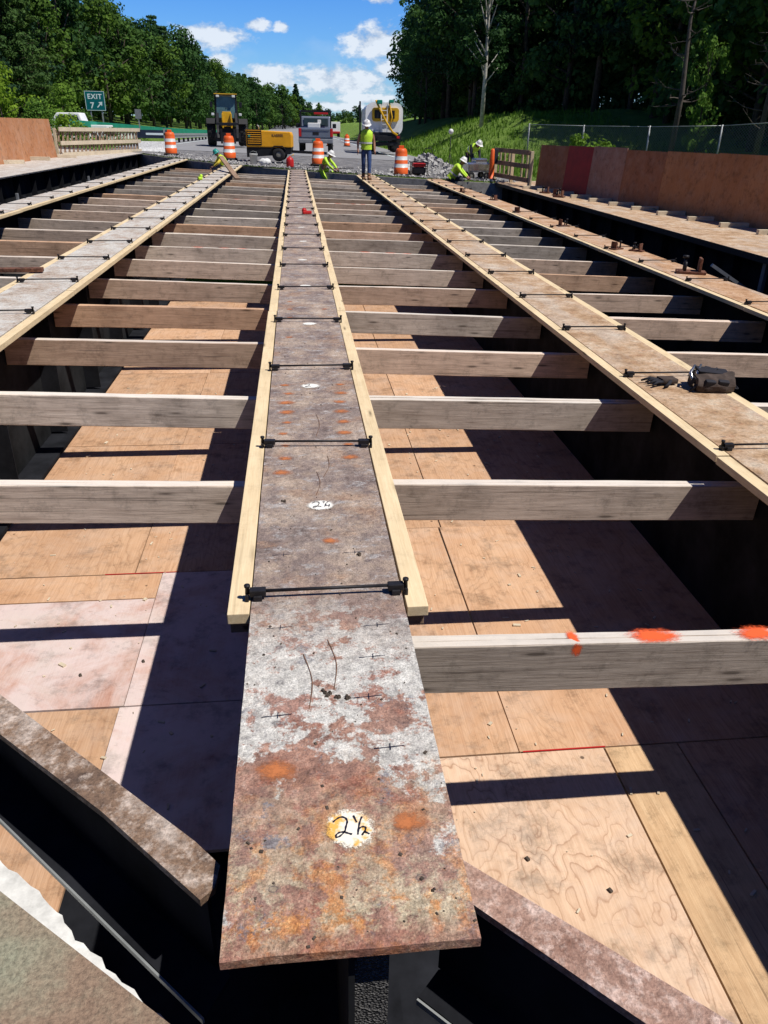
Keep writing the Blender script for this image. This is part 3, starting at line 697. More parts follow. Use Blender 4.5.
# tool pouch and gloves on the right-hand girder
t = thing('tool_pouch', 'dark leather tool pouch lying on the tan rusty girder beside a tie rod', 'tool pouch', (2.80, 4.88, gz(1)), R(-12))
mb = MB(); mb.prism([(-.12, .0), (-.135, .05), (-.10, .10), (-.03, .125), (.05, .115), (.11, .07), (.125, .0)], .27, (0.03, 0, 0), 'X', .018)
bmesh.ops.subdivide_edges(mb.bm, edges=mb.bm.edges[:], cuts=3, use_grid_fill=True)
for v in mb.bm.verts:
    k_ = 1 - .35 * max(0, (v.co.x + .0) / .17) ** 2; v.co.y *= k_
    if v.co.z > .012: v.co += Vector((math.sin(v.co.y * 55 + 1), math.sin(v.co.x * 47 + v.co.z * 40), math.sin(v.co.x * 52 + v.co.y * 38))) * .0065
mb.build('pouch', M['bagcloth'], t)
mb = MB()
for (x_, y_, a_) in ((-.02, -.10, .25), (.07, -.09, .1), (-.09, -.04, .5)): mb.box((x_, y_ - .01, .055), (.075, .035, .075), (.35, .1, a_), bev=.010)
mb.box((.02, .0, .125), (.22, .10, .012), (.12, .10, .1), bev=.005).tube([(.15, .09, .02), (.05, .02, .137), (-.08, -.10, .06), (-.14, -.12, .01)], .009, 6)
mb.build('flap', M['darkglove'], t)
mb = MB(); mb.tube([(-.10, -.09, .02), (-.13, -.02, .11), (-.09, .05, .14), (-.03, .10, .08)], .011, 8).tube([(-.06, -.11, .02), (-.09, -.04, .12), (-.05, .05, .15)], .009, 8)
mb.build('handle', M['chrome'], t)
MB().tube([(.13, -.06, .03), (.19, -.05, .02), (.21, -.01, .012), (.19, .02, .03)], .006, 6).build('hook', M['black_iron'], t)
MB().box((.09, .10, .08), (.07, .04, .05), (.3, .2, .4), bev=.006).build('tape_measure', M['yellow_paint'], t)
MB().box((-.05, .10, .07), (.10, .05, .05), (.2, .1, .2), bev=.01).box((.02, .12, .09), (.05, .05, .05), (.5, .2, .2), bev=.01).build('pocket', M['darkglove'], t)
t = thing('work_glove', 'dark work glove with fingers pointing left, beside the tool pouch', 'glove', (2.52, 4.98, gz(1)), R(8))
mb = MB(); mb.box((.04, 0, .03), (.13, .09, .04), (0, .05, 0), bev=.015); mb.build('palm', M['bagcloth'], t)
mb = MB()
for i, a in enumerate((-.035, -.012, .012, .035)): mb.tube([(-.02, a, .03), (-.07, a * 1.5, .035), (-.115 - .01 * (i % 2), a * 1.9, .018)], [.012, .011, .007], 8)
mb.tube([(.04, -.04, .03), (.0, -.085, .03), (-.04, -.10, .014)], [.014, .012, .008], 8)
mb.build('fingers', M['darkglove'], t)

# hardware scattered over the girders
def bracket(loc, rz, lab, s=1.0, mt='rusty'):
    t = thing('rusty_bracket', lab, 'bracket', loc, rz, 'rusty hardware on the girder tops'); t.scale = (s, s, s)
    MB().box((0, 0, .012), (.22, .12, .02), bev=.004).box((-.06, 0, .07), (.02, .11, .10), bev=.004).build('angle', M[mt], t)
    MB().tube([(.05, -.03, .02), (.05, -.03, .11)], .012, 8).tube([(.05, .035, .02), (.05, .035, .09)], .012, 8).lathe([(0, .11), (.024, .11), (.024, .13), (0, .13)], (.05, -.03, 0), 6).build('bolts', M['black_iron'], t)
hz2 = gz(2)
for i, (x, y, s, lab) in enumerate([(5.05, 12.31, 1.0, 'rusty angle bracket on the orange girder, left one of a close pair'), (5.30, 12.1, 1.0, 'rusty angle bracket on the orange girder, right one of a close pair'),
      (5.2, 10.05, 1.7, 'large rusty block bracket, nearest on the orange girder'), (5.2, 15.49, 1.1, 'rusty bracket beyond the close pair on the orange girder'), (5.0, 18.2, 1.0, 'small rusty bracket halfway along the orange girder'),
      (5.22, 21.5, 1.1, 'rusty bracket on the orange girder near the far workers'), (4.95, 24.3, 1.0, 'farthest rusty bracket on the orange girder')]):
    bracket((x, y, hz2), rnd.uniform(0, 3), lab, s, 'rusty')
for i, (x, y, lab) in enumerate([(7.75, 25.2, 'farthest'), (7.85, 24.3, 'middle'), (7.7, 23.6, 'nearest')]):
    bracket((x, y, -.215), rnd.uniform(0, 3), '%s of three rusty brackets heaped on the right deck edge' % lab, 1.5)
tag(MB().box((0, 0, .03), (.18, .09, .06), (0, 0, .3), bev=.02).ball((-.05, .02, .06), .05, 2).build('red_glove', M['red_paint'], None, (.19, 15.79, 0)), 'small crumpled red rag on the numbered girder', 'rag')
tag(MB().box((0, 0, .04), (.12, .2, .08), (0, 0, .3), bev=.03).ball((.03, .06, .10), .05, 2).build('green_glove', M['hi_vis'], None, (-2.76, 24.49, gz(-1))), 'lime green glove lying on the pale girder left of centre', 'glove')
t = tag(MB().bar((-2.62, 30.3, .50), (-1.85, 26.9, -.02), .16, .05).build('loose_plank', M['oldlumber_y']), 'loose reddish plank leaning across the pale girder before the teal-helmeted worker', 'plank')
tag(MB().box((0, 0, 0), (.75, .09, .04), (0, 0, .08), bev=.004).build('loose_batten', M['rusty'], None, (-3.05, 8.62, .11)), 'dark rusty steel bar lying on the pale girder at the left edge', 'bar')

# outer bays: overhang brackets on the edge girders
def overhang(x, y, s, lab, z=-.35):
    t = thing('overhang_bracket', lab, 'bracket', (x, y, z), 0, 'dark brackets fixed to the edge girders')
    MB().bar((0, 0, -.55), (s * .85, .15, -.05), .07, .05).build('strut', M['grey_paint'], t)
    MB().box((0, 0, -.25), (.06, .10, .75), bev=.008).build('post', M['grey_paint'], t)
    MB().bar((s * .1, .1, -.5), (s * .6, .5, -.55), .05).build('tie', M['grey_paint'], t)
overhang(gx(-3) + .12, 23.0, 1, 'dark bracket at the left frame edge on the left edge girder')
overhang(gx(-3) + .12, 31.0, 1, 'dark bracket on the left edge girder, farther one')
overhang(gx(3) - .12, 12.2, -1, 'grey bracket sticking out of the right edge girder, farther one')
overhang(gx(3) - .12, 9.4, -1, 'grey bracket sticking out of the right edge girder, near one')

# ------------------------------------------------------------------ deck edges and parapets
def strip(name, pts, mt, th, lab=None):
    mb = MB(); mb.poly(pts, th); return tag(mb.build(name, mt), kind='structure')
M['deck_r'] = rust_plate('dirty_deck_tan', 'tan'); M['deck_l'] = rust_plate('dirty_deck_pale', 'pale')
zr = gz(3) + .012; zle = gz(-3) + .012
strip('bridge_deck_right', [(gx(3) - W - .012, -3, zr), (12.5, -3, zr), (12.0, 33, zr), (gx(3) - W - .012, 30.6, zr)], M['deck_r'], .012)
strip('bridge_deck_left', [(gx(-3) + W + .012, 6, zle), (gx(-3) + W + .012, 42.2, zle), (-8.5, 43.0, zle), (-13, 47, zle), (-14, 6, zle)], M['deck_l'], .012)
MB().box((gx(3) - W - .022, 13.8, zr - .05), (.02, 33.4, .10)).build('deck_edge_right', M['black_iron'])['kind'] = 'structure'
# plywood wall on the right
def wx(y): return 8.3 + (27.5 - y) * .109
ws = [(27.9, 25.7, 'ply_wall', 'dark brown plywood panel at the far end of the right-hand wall'), (25.7, 24.0, 'ply_red', 'deep red painted panel of the right-hand wall'),
      (24.0, 22.0, 'ply_wall_pink', 'pale pinkish plywood panel next to the red one'), (22.0, 20.0, 'ply_wall', 'dark brown plywood panel between the pinkish and orange-brown panels'),
      (20.0, 17.9, 'ply_wall2', 'orange-brown plywood panel of the right wall, farther of two'), (17.9, 15.5, 'ply_wall2', 'orange-brown plywood panel of the right wall, nearer of two'),
      (15.5, 13.1, 'ply_wall', 'nearest brown plywood panel at the right frame edge')]
for i, (ya, yb, mt, lab) in enumerate(ws):
    xa, xb = wx(ya), wx(yb); L = math.hypot(xa - xb, ya - yb); a = math.atan2(yb - ya, xb - xa)
    ht = 1.33 + .02 * (i % 3); mb = MB(); mb.box((0, 0, ht / 2), (L - .01, .018, ht), (R(-4), 0, 0))
    tag(mb.build('plywood_sheet', M[mt], None, ((xa + xb) / 2 + .004 * i, (ya + yb) / 2, zr), (0, 0, a)), lab, 'plywood panel', 'plywood panels of the right wall')
for i in range(13):
    y = 12.5 + 1.22 * i
    tag(MB().box((0, 0, .045), (.62 + rnd.uniform(-.05, .08), .09, .09), (0, 0, rnd.uniform(-.06, .06)), bev=.004).build('kicker_timber', M['lumber_x'], None, (wx(y) - .42, y, zr)),
        'short white timber block at the foot of the plywood wall, %s from the near end' % ORD[i], 'timber block', 'timber blocks at the foot of the wall')
# timber guard rail, right, far end of the wall
t = thing('timber_barrier', 'open timber guard rail with two posts between the workers and the plywood wall', 'guard rail')
p0, p1 = Vector((8.05, 28.1, -.2)), Vector((7.75, 32.0, -.2))
for f in (0.0, .5, 1.0):
    p = p0.lerp(p1, f); MB().box(p + Vector((0, 0, .55)), (.11, .16, 1.1), bev=.006).build('post', M['lumber_z'], t)
for z in (.18, .62, 1.05): MB().bar(p0 + Vector((-.07, 0, z)), p1 + Vector((-.07, 0, z)), .04, .15, (1, 0, 0)).build('rail', M['oldlumber_y'], t)
for f in (.12, .25, .62, .75, .88): MB().box(p0.lerp(p1, f) + Vector((.03, 0, .6)), (.03, .16, .85)).build('baluster', M['lumber_z'], t)
# leaning plywood sheets, left
def lean(ya, yb, xa, xb, top, skew, lab, off=0, mt='ply_left'):
    mb = MB(); zb = .235
    mb.poly([(xa, ya, zb), (xb, yb, zb), (xb - .12, yb + skew, top), (xa - .12, ya + skew, top)], .018, (-1, 0, 0))
    tag(mb.build('leaning_plywood', M[mt], None, (off, 0, 0)), lab, 'plywood', 'plywood sheets leaning on the left')
lean(24.6, 26.9, -9.75, -9.66, 1.62, -.2, 'leaning orange-brown plywood sheet cut off by the left frame edge', 0)
lean(26.6, 31.0, -9.55, -9.45, 1.60, -.8, 'leaning orange-brown plywood sheet with a slanted edge, overlapping its neighbour', .10)
lean(29.0, 34.6, -9.62, -9.40, 1.60, .05, 'leaning orange-brown plywood sheet next to the lattice barrier')
for i, (x, y) in enumerate([(-9.2, 31.6), (-8.95, 34.3), (-9.2, 28.6)]):
    tag(MB().box((0, 0, .06), (.7, .12, .12), (0, 0, .3 * i), bev=.006).build('loose_timber', M['lumber_x'], None, (x, y, zle)), 'short cream timber offcut before the leaning plywood, %s' % ('middle one', 'farthest one', 'nearest one')[i], 'timber', 'timber offcuts on the left deck')
# lattice barrier, left
t = thing('lattice_barrier', 'cream timber barrier with three rails and slanting lattice between, left side', 'barrier')
q0, q1 = Vector((-9.35, 35.0, .23)), Vector((-7.75, 43.6, .2))
for z in (.10, .52, 1.02): MB().bar(q0 + Vector((.06, 0, z)), q1 + Vector((.06, 0, z)), .04, .15, (1, 0, 0)).build('rail', M['lumber_x'], t)
N_ = 22
for i in range(N_):
    a = q0.lerp(q1, i / N_); b = q0.lerp(q1, (i + .55) / N_)
    for za, zb_ in ((.14, .5), (.56, 1.0)):
        MB().bar(a + Vector((-.02, 0, za)), b + Vector((-.02, 0, zb_)), .035, .12, (1, 0, 0)).build('lattice_slat', M['oldlumber_y'], t)
        MB().bar(a + Vector((-.05, .0, zb_)), b + Vector((-.05, 0, za)), .03, .05, (1, 0, 0)).build('lattice_slat', M['oldlumber_y'], t)
for f in (0, .5, 1.0): MB().box(q0.lerp(q1, f) + Vector((-.12, 0, .52)), (.1, .1, 1.08)).build('post', M['lumber_z'], t)
# white concrete barrier beyond it
t = tag(MB().prism([(-.3, 0), (.3, 0), (.18, .22), (.10, .5), (-.10, .5), (-.18, .22)], 1.8, (0, 0, 0), 'X', .01).build('concrete_barrier', M['concrete_white'], None, (-7.15, 44.5, .2), (0, 0, .1)), 'short white concrete barrier beyond the lattice barrier', 'barrier')

# ------------------------------------------------------------------ ground
def hgt(x, y):
    """terrain height beyond the abutment"""
    base = .03 * math.exp(-abs(x) / 60) - .03 * max(-14, min(9, x)) * math.exp(-max(0, y - 60) / 120)
    h = base - .02
    if x > 8.6:
        u = max(0, min(1, (x - 8.6 - max(0, (40 - y)) * .06) / 9)); u = u * u * (3 - 2 * u)
        h += u * (2.7 * max(.08, min(1, (y - 48) / 15))) * (1 + .10 * math.sin(x * .7 + y * .23)) 
        if x > 20: h += min(2.0, (x - 20) * .10)
    if x < -15: h += -.2 + min(3.5, (-15 - x) * .12)
    if y > 330: h += min(1, (y - 330) / 250) * 3.0 * (1 if abs(x - 25) > 12 else 1)
    return h
def grass_mat():
    m, nt, b, _ = newmat('rough_grass')
    v = coords(nt); n = noise(nt, v, .35, 6, .65); n2 = noise(nt, v, 3.5, 6, .75); n3 = noise(nt, coords(nt, (1, 1, .3)), 14, 4, .7)
    f = mth(nt, 'ADD', mth(nt, 'MULTIPLY', n, .35), mth(nt, 'ADD', mth(nt, 'MULTIPLY', n2, .35), mth(nt, 'MULTIPLY', n3, .3)))
    lk(nt, ramp(nt, f, [(.33, (.05, .10, .012)), (.48, (.17, .30, .04)), (.62, (.32, .44, .09))]), b.inputs['Base Color'])
    b.inputs['Roughness'].default_value = .95; bump(nt, b, mth(nt, 'ADD', n2, n3), 1.0, .25)
    return m
M['grass'] = grass_mat()
def grid_sheet(name, xs, ys, hf, mt):
    bm = bmesh.new(); vs = [[bm.verts.new((x, y, hf(x, y))) for x in xs] for y in ys]
    for i in range(len(ys) - 1):
        for j in range(len(xs) - 1): f = bm.faces.new([vs[i][j], vs[i][j + 1], vs[i + 1][j + 1], vs[i + 1][j]]); f.smooth = True
    me = bpy.data.meshes.new(name); bm.to_mesh(me); bm.free(); me.materials.append(mt)
    return tag(link(name, me), kind='structure')
def fr(a, b, n): return [a + (b - a) * i / n for i in range(n + 1)]
xs = [-900, -500, -300, -200, -150, -120] + fr(-100, -16, 28) + fr(-14, 40, 54) + fr(44, 100, 14) + [130, 170, 230, 300, 500, 900]
tt = [0, .03, .06, .1, .15] + fr(.2, 1, 40)
def top_y(x): return (endy(max(-13, min(9.2, x))) + .32) if x < 9.2 else max(8, 30.5 - (x - 9.2) * 2.2)
bm = bmesh.new(); rows = []
for t_ in tt:
    rows.append([bm.verts.new((x, (yy := top_y(x) + 1400 * t_ ** 3 + 40 * t_), hgt(x, yy))) for x in xs])
for i in range(len(tt) - 1):
    for j in range(len(xs) - 1): f = bm.faces.new([rows[i][j], rows[i][j + 1], rows[i + 1][j + 1], rows[i + 1][j]]); f.smooth = True
# skirt down to the gap under the bridge
sk = [bm.verts.new((v.co.x, v.co.y, -7)) for v in rows[0]]
for j in range(len(xs) - 1): bm.faces.new([rows[0][j + 1], rows[0][j], sk[j], sk[j + 1]])
me = bpy.data.meshes.new('ground'); bm.to_mesh(me); bm.free(); me.materials.append(M['grass']); tag(link('ground', me), kind='structure')
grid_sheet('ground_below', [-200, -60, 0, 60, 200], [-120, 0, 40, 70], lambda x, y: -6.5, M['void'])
# far abutment backwall
t = MB(); bx = [-13, -10] + [gx(n) for n in range(-3, 4)] + [9.4]
for a, b in zip(bx, bx[1:]):
    ya, yb = endy(a) + .18, endy(b) + .18
    t.poly([(a, ya, -CS * (a - X0) - .03), (b, yb, -CS * (b - X0) - .03), (b, yb + .35, -CS * (b - X0) - .03), (a, ya + .35, -CS * (a - X0) - .03)], 3.0)
tag(t.build('abutment_wall', M['concrete']), kind='structure')
bm = bmesh.new(); pr_ = None  # added unseen hill ring around the camera, cuts the low sky light
for i in range(41):
    a = R(38) + R(284) * i / 40
    row = []
    for rr_, zz_ in ((34, -7), (36, 4), (40, 13 + 2 * math.sin(i * 1.9)), (46, 17 + 2.5 * math.sin(i * 2.7)), (70, 19), (160, 20)):
        row.append(bm.verts.new((math.sin(a) * rr_ * 1.15, math.cos(a) * rr_ * .9, zz_)))
    if pr_:
        for j in range(5): bm.faces.new([pr_[j], row[j], row[j + 1], pr_[j + 1]])
    pr_ = row
me = bpy.data.meshes.new('added_sky_blocker'); bm.to_mesh(me); bm.free(); me.materials.append(plain('sky_blocker_green', (.02, .04, .015), 1, 0, .5, .4)); tag(link('added_sky_blocker', me), kind='structure')
# near abutment under the camera (behind the bearing line)
MB().poly([(-5, 5.2, -1.40), (-2.6, 4.4, -1.40), (.08, 2.7, -1.40), (1.5, 1.4, -1.40), (3.4, -.4, -1.40), (3.4, -6, -1.40), (-5, -6, -1.40)], 2.5).build('shade_black_abutment_seat', M['web'])['kind'] = 'structure'  # seat widened and coloured near-black, standing in for shadow under the beam
# road sheets
def road_sheet(name, x0, x1, ya, yb, mt, dz, n=30):
    bm = bmesh.new(); prev = None; cols = 10
    for i in range(n + 1):
        f = (i / n) ** 2 if yb > 100 else i / n
        row = []
        for j in range(cols + 1):
            x = x0 + (x1 - x0) * j / cols; y = (endy(x) + .5 if ya is None else ya) ; y = y + (yb - y) * f
            row.append(bm.verts.new((x, y, hgt(x, y) + dz)))
        if prev:
            for j in range(cols): bm.faces.new([prev[j], prev[j + 1], row[j + 1], row[j]])
        prev = row
    me = bpy.data.meshes.new(name); bm.to_mesh(me); bm.free(); me.materials.append(mt); return tag(link(name, me), kind='structure')
road_sheet('gravel_apron', -9.5, 8.7, None, 50, M['gravel'], .02)
road_sheet('road', -10, 8.3, 48, 1300, M['road'], .034, 60)
for i, x in enumerate((-8.2, -1.0, 6.4)):
    mb = MB(); y = 54
    while y < 300:
        L = 60 if i != 1 else 3
        e = min(y + L, 300); mb.poly([(x - .07, y, hgt(x, y) + .046), (x + .07, y, hgt(x, y) + .046), (x + .07, e, hgt(x, e) + .046), (x - .07, e, hgt(x, e) + .046)]); y = e + (0 if i != 1 else 9)
    tag(mb.build('road_marking', M['sign_white']), kind='structure')
# loose stone bits by the deck end (one uncountable heap)
mb = MB(); r = random.Random(3)
for i in range(900):
    x = r.uniform(-6.8, 8.2); y = endy(x) + .35 + r.random() ** 2 * 5; s = r.uniform(.03, .09)
    mb.box((x, y, hgt(x, y) + s * .3), (s * 1.3, s, s), (r.uniform(0, 3), r.uniform(0, 3), r.uniform(0, 3)), taper=(.6, .7))
tag(mb.build('rubble_scatter', M['rubble']), 'loose broken stone scattered along the end of the opened deck', 'rubble', kind='stuff')
mb = MB()
for i in range(700):
    a = r.uniform(0, 6.28); q = r.random() ** .6; x = 5.35 + math.cos(a) * q * 1.5; y = 33.6 + math.sin(a) * q * 1.5; s = r.uniform(.07, .2)
    z = hgt(x, y) + max(0, (1 - q)) * .75 * r.uniform(.6, 1)
    mb.box((x, y, z + .03), (s * 1.4, s, s * .8), (r.uniform(0, 3), r.uniform(0, 3), r.uniform(0, 3)), taper=(.6, .7))
tag(mb.build('rubble_pile', M['rubble']), 'pale heap of broken concrete at the end of the orange rusty girder', 'rubble', kind='stuff')

# ------------------------------------------------------------------ trees
def leafcloud(mb, c, rad, n, size, r, flat=1.0, droop=0):
    for i in range(n):
        while True:
            p = Vector((r.uniform(-1, 1), r.uniform(-1, 1), r.uniform(-1, 1)))
            if .15 < p.length < 1: break
        p = p.normalized() * (p.length ** .45)
        q = Vector(c) + Vector((p.x * rad[0], p.y * rad[1], p.z * rad[2]))
        s = size * r.uniform(.55, 1.3)
        nrm = (p + Vector((r.uniform(-1, 1), r.uniform(-1, 1), r.uniform(-.3, 1.4))) * .8).normalized()
        a = nrm.orthogonal().normalized(); b = nrm.cross(a); th = r.uniform(0, 6.28)
        a, b = a * math.cos(th) + b * math.sin(th), b * math.cos(th) - a * math.sin(th)
        vs = [mb.bm.verts.new(q + a * s * k1 + b * s * k2 * flat) for k1, k2 in ((-.6, -.25), (.1, -.5), (.65, .05), (.05, .5))]
        mb._f(vs)
def decid(seed, H, Wd, mt, leaf=.34, clumps=46, per=85, low=.22, trunk='bark', ragged=False):
    r = random.Random(seed); mb = MB(); tb = MB(); limbs = []
    tb.tube([(0, 0, -.5), (.08, .03, H * .3), (-.1, .08, H * .6), (.05, 0, H * .88)], [H * .016, H * .013, H * .009, H * .003], 7)
    for i in range(clumps):
        f = low + (1 - low) * (i + .5) / clumps; prof = math.sin(math.pi * min(1, (f - low) / (1 - low) * .82 + .16)) ** .75
        a = r.uniform(0, 6.28); rr = Wd * prof * r.uniform(.35, 1.0)
        if ragged: rr = Wd * (.35 + .65 * abs(math.sin(f * 9 + seed))) * r.uniform(.1, 1.0)
        c = (math.cos(a) * rr, math.sin(a) * rr, H * f * r.uniform(.95, 1.03))
        s = Wd * r.uniform(.20, .40)
        leafcloud(mb, c, (s, s, s * r.uniform(.55, .8)), per, leaf, r)
        if i % 3 == 0: tb.tube([(0, 0, c[2] * .72), (c[0] * .5, c[1] * .5, c[2] * .86), c], [H * .006, H * .004, H * .0015], 5)
    return mb.mesh('crown', M[mt]), tb.mesh('trunk', M[trunk])
def pine(seed, H, Wd, mt='leafP', leaf=.30):
    r = random.Random(seed); mb = MB(); tb = MB()
    tb.tube([(0, 0, -.5), (.05, 0, H * .5), (0, 0, H)], [H * .016, H * .010, H * .001], 7)
    z = H * .22
    while z < H * .985:
        f = (z / H - .2) / .8; Rr = Wd * (1 - f) ** .75 * r.uniform(.7, 1.1) + .25
        for k in range(7 if f < .8 else 5):
            a = r.uniform(0, 6.28); L = Rr * r.uniform(.55, 1.05); lift = .10 + .2 * f
            for q in (.35, .62, .88, 1.0):
                c = (math.cos(a) * L * q, math.sin(a) * L * q, z + L * q * lift)
                s = (.30 + .32 * (1 - q)) * (.5 + .5 * (1 - f)) * Wd * .45
                leafcloud(mb, c, (s * 1.3, s * 1.3, s * .6), 22, leaf * 1.1, r, .55)
            tb.tube([(0, 0, z), (math.cos(a) * L, math.sin(a) * L, z + L * lift)], [.05, .015], 4)
        z += H * r.uniform(.028, .042)
    return mb.mesh('crown', M[mt]), tb.mesh('trunk', M['bark'])
protos = {'oak': [decid(s, 15, 4.6, 'leafA', .36) for s in (1, 2, 3)], 'pine': [pine(s, 18, 3.8) for s in (4, 5, 6)],
          'dark': [decid(s, 17, 4.4, 'leafD', .36, low=.12) for s in (7, 8)], 'bright': [decid(s, 7, 3.0, 'leafB', .26, 34, 80, .08) for s in (9, 10)],
          'slim': [decid(21, 13, 2.3, 'leafA', .22, 40, 60, .35, 'birch')], 'shrub': [decid(s, 2.6, 1.5, 'leafB', .16, 22, 60, .05) for s in (12, 13)],
          'sapling': [decid(51, 7, 2.2, 'leafB', .22, 34, 55, .06, ragged=True)], 'under': [decid(s, 6, 3.2, 'leafD', .34, 34, 70, .0) for s in (41, 42)], 'farpine': [pine(31, 18, 3.6, 'leafP', .55)], 'faroak': [decid(32, 15, 5.0, 'leafA', .6, 30, 50)]}
def tree(kind, x, y, s=1.0, lab=None, group=None, nm='tree', z=None, sz=None, cat='tree'):
    p = rnd.choice(protos[kind])
    t = thing(nm, lab, cat, (x, y, (hgt(x, y) if z is None else z) - .1), rnd.uniform(0, 6.28), group); t.scale = (s, s, sz or s)
    link('crown', p[0], t); link('trunk', p[1], t); return t
GL = 'trees of the wood along the left of the road'; GR = 'trees of the dark wood on the right'
LL = {'oak': ('deciduous_tree', 'broad green leafy tree in the wood left of the road'), 'pine': ('pine_tree', 'dark green pointed pine in the wood left of the road'),
      'faroak': ('deciduous_tree', 'distant leafy tree in the far wood beyond the road'), 'farpine': ('pine_tree', 'distant pointed pine in the far wood beyond the road')}
# left wood: (Y, X of its edge, height)
prof = [(72, -26.5, 14), (90, -26, 17.5), (110, -26.5, 19.5), (140, -24.5, 20), (160, -22, 20), (200, -18.5, 19), (300, -17, 19), (420, 0, 18), (520, 30, 10)]
def P_(y):
    for a, b in zip(prof, prof[1:]):
        if y <= b[0]: f = max(0, (y - a[0]) / (b[0] - a[0])); return a[1] + (b[1] - a[1]) * f, a[2] + (b[2] - a[2]) * f
    return prof[-1][1:]
y = 68; i = 0
while y < 300:
    ex, eh = P_(y)
    for row in range(3):
        k = rnd.choice(['oak', 'pine'])
        hh = eh * rnd.uniform(.74, .98) * (1 + .06 * row) + (1.6 if k == 'pine' and rnd.random() < .5 else 0)
        x = ex - 1.5 - row * 6 - rnd.uniform(-1, 2)
        tree(k, x, y + rnd.uniform(-2, 2) + row * 2, hh / (15 if k == 'oak' else 18) * 1.0, LL[k][1], GL, LL[k][0], z=-.6 + .2 * row)
    y += 5.2 + (y - 68) * .035
for u in range(343, 412, 4):
    k = rnd.choice(['faroak', 'faroak', 'farpine']); yy = 300 + rnd.uniform(-20, 20)
    tree(k, (u - 294) * .00117 * yy, yy, rnd.uniform(6.5, 9.5) / 16, LL[k][1], 'trees of the far wood', LL[k][0], z=-.6)
y = 300
while y < 560:
    ex, eh = P_(y)
    for row in range(4):
        k = rnd.choice(['faroak', 'faroak', 'faroak', 'farpine']); hh = eh * rnd.uniform(.8, 1.0)
        tree(k, ex - row * 6 - rnd.uniform(-3, 3), y, hh / 16, LL[k][1], 'trees of the far wood', LL[k][0], z=-.5)
    y += 11
for x in range(30, 130, 7):
    k = rnd.choice(['faroak', 'farpine']); tree(k, x, 560 + rnd.uniform(-15, 15), rnd.uniform(8, 11) / 16, LL[k][1], 'trees of the far wood', LL[k][0], z=-.5)
for x in range(20, 60, 5):
    k = rnd.choice(['faroak', 'farpine']); tree(k, x + 8, 300 + rnd.uniform(-15, 15) - x, rnd.uniform(9, 12) / 16, LL[k][1], 'trees of the far wood', LL[k][0], z=-.5)
for x, y, s in ((-19.5, 60, .72), (-23, 64, .9), (-15.6, 55, .42), (-26, 58, .95), (-17.5, 68, .6), (-14.8, 62, .36)):
    tree('bright', x, y, s, 'bright yellow-green bushy tree at the foot of the left wood', 'bright bushes at the left', 'bushy_tree', z=-.2)
# right wood
y = 44; i = 0
while y < 150:
    ex = 26.0 + max(0, (58 - y)) * .12 - max(0, min(16, y - 72)) * .55 + max(0, (y - 95)) * .10
    for row in range(5):
        k = rnd.choice(['dark', 'dark', 'pine', 'oak']) if row else rnd.choice(['dark', 'pine', 'oak', 'dark', 'oak'])
        x = ex + row * 4.8 + rnd.uniform(-.8, 1.2)
        tree(k, x, y + rnd.uniform(-1.5, 1.5), rnd.uniform(.95, 1.2), {'dark': 'shaded broad-leaved tree of the wood right of the road', 'pine': 'dark pine of the wood right of the road', 'oak': 'green leafy tree of the wood right of the road'}[k], GR, 'pine_tree' if k == 'pine' else 'deciduous_tree')
    for row in range(2):
        tree('under', ex + 3 + row * 6 + rnd.uniform(-1.5, 1.5), y + rnd.uniform(-1.5, 1.5), rnd.uniform(.75, 1.2), 'low shaded undergrowth tree beneath the wood right of the road', 'undergrowth trees of the right wood', 'young_tree')
    y += 4.6
for x, y, s in ((17.3, 122, .50), (15.9, 108, .62), (19.2, 136, .6), (14.9, 97, .55)):
    tree('dark', x, y, s, 'lower rounded tree at the road-side edge of the right wood', 'low trees at the edge of the right wood', 'deciduous_tree')
# marked individuals on the right
t = tree('slim', 14.6, 66, .88, 'slender pale-barked birch standing on the grass slope', None, 'birch_tree')
t = tree('sapling', 21.2, 43.0, .62, 'bright green sapling in front of the dark wood behind the chain-link fence', None, 'sapling'); t.scale = (.52, .52, .86); t['category'] = 'tree'
for x, y, s, lab in ((14.0, 40.5, .62, 'leafy shrub above the red wall panel, left one'), (15.6, 41.5, .5, 'leafy shrub above the red wall panel, right one')):
    tree('shrub', x, y, s, lab, 'shrubs before the fence', 'shrub', cat='shrub')
for x, y, s in ((-11.6, 47.5, .55), (-12.8, 50.5, .75), (-10.8, 52.0, .5), (-9.8, 56, .4)):
    tree('shrub', x, y, s, 'low bright shrub behind the lattice barrier', 'shrubs behind the lattice barrier', 'shrub', cat='shrub', z=0)
def dead_tree(x, y, H, lab, seed):
    r = random.Random(seed); t = thing('dead_tree', lab, 'tree', (x, y, hgt(x, y) - .1), 0, None)
    MB().tube([(0, 0, 0), (.1, 0, H * .4), (-.05, .1, H * .75), (.15, 0, H)], [.17, .13, .08, .03], 8).build('trunk', M['deadwood'], t)
    for i in range(26):
        z = H * r.uniform(.18, .97); a = r.uniform(0, 6.28); L = r.uniform(.8, 2.2); p = Vector((0, 0, z)); pts = [p]
        d = Vector((math.cos(a), math.sin(a), r.uniform(-.2, .3)))
        for k in range(4): p = p + d * L / 4; d = (d + Vector((r.uniform(-.4, .4), r.uniform(-.4, .4), r.uniform(-.15, .4)))).normalized(); pts.append(p)
        mb = MB().tube(pts, [.04, .03, .022, .014, .006], 5)
        for k in range(2): q = pts[2 + k]; mb.tube([q, q + Vector((r.uniform(-.4, .4), r.uniform(-.4, .4), r.uniform(-.1, .4)))], [.014, .005], 4)
        mb.build('branch', M['deadwood'], t)
dead_tree(19.6, 42.5, 9.0, 'bare grey dead tree with twisting branches left of the bright sapling', 3)
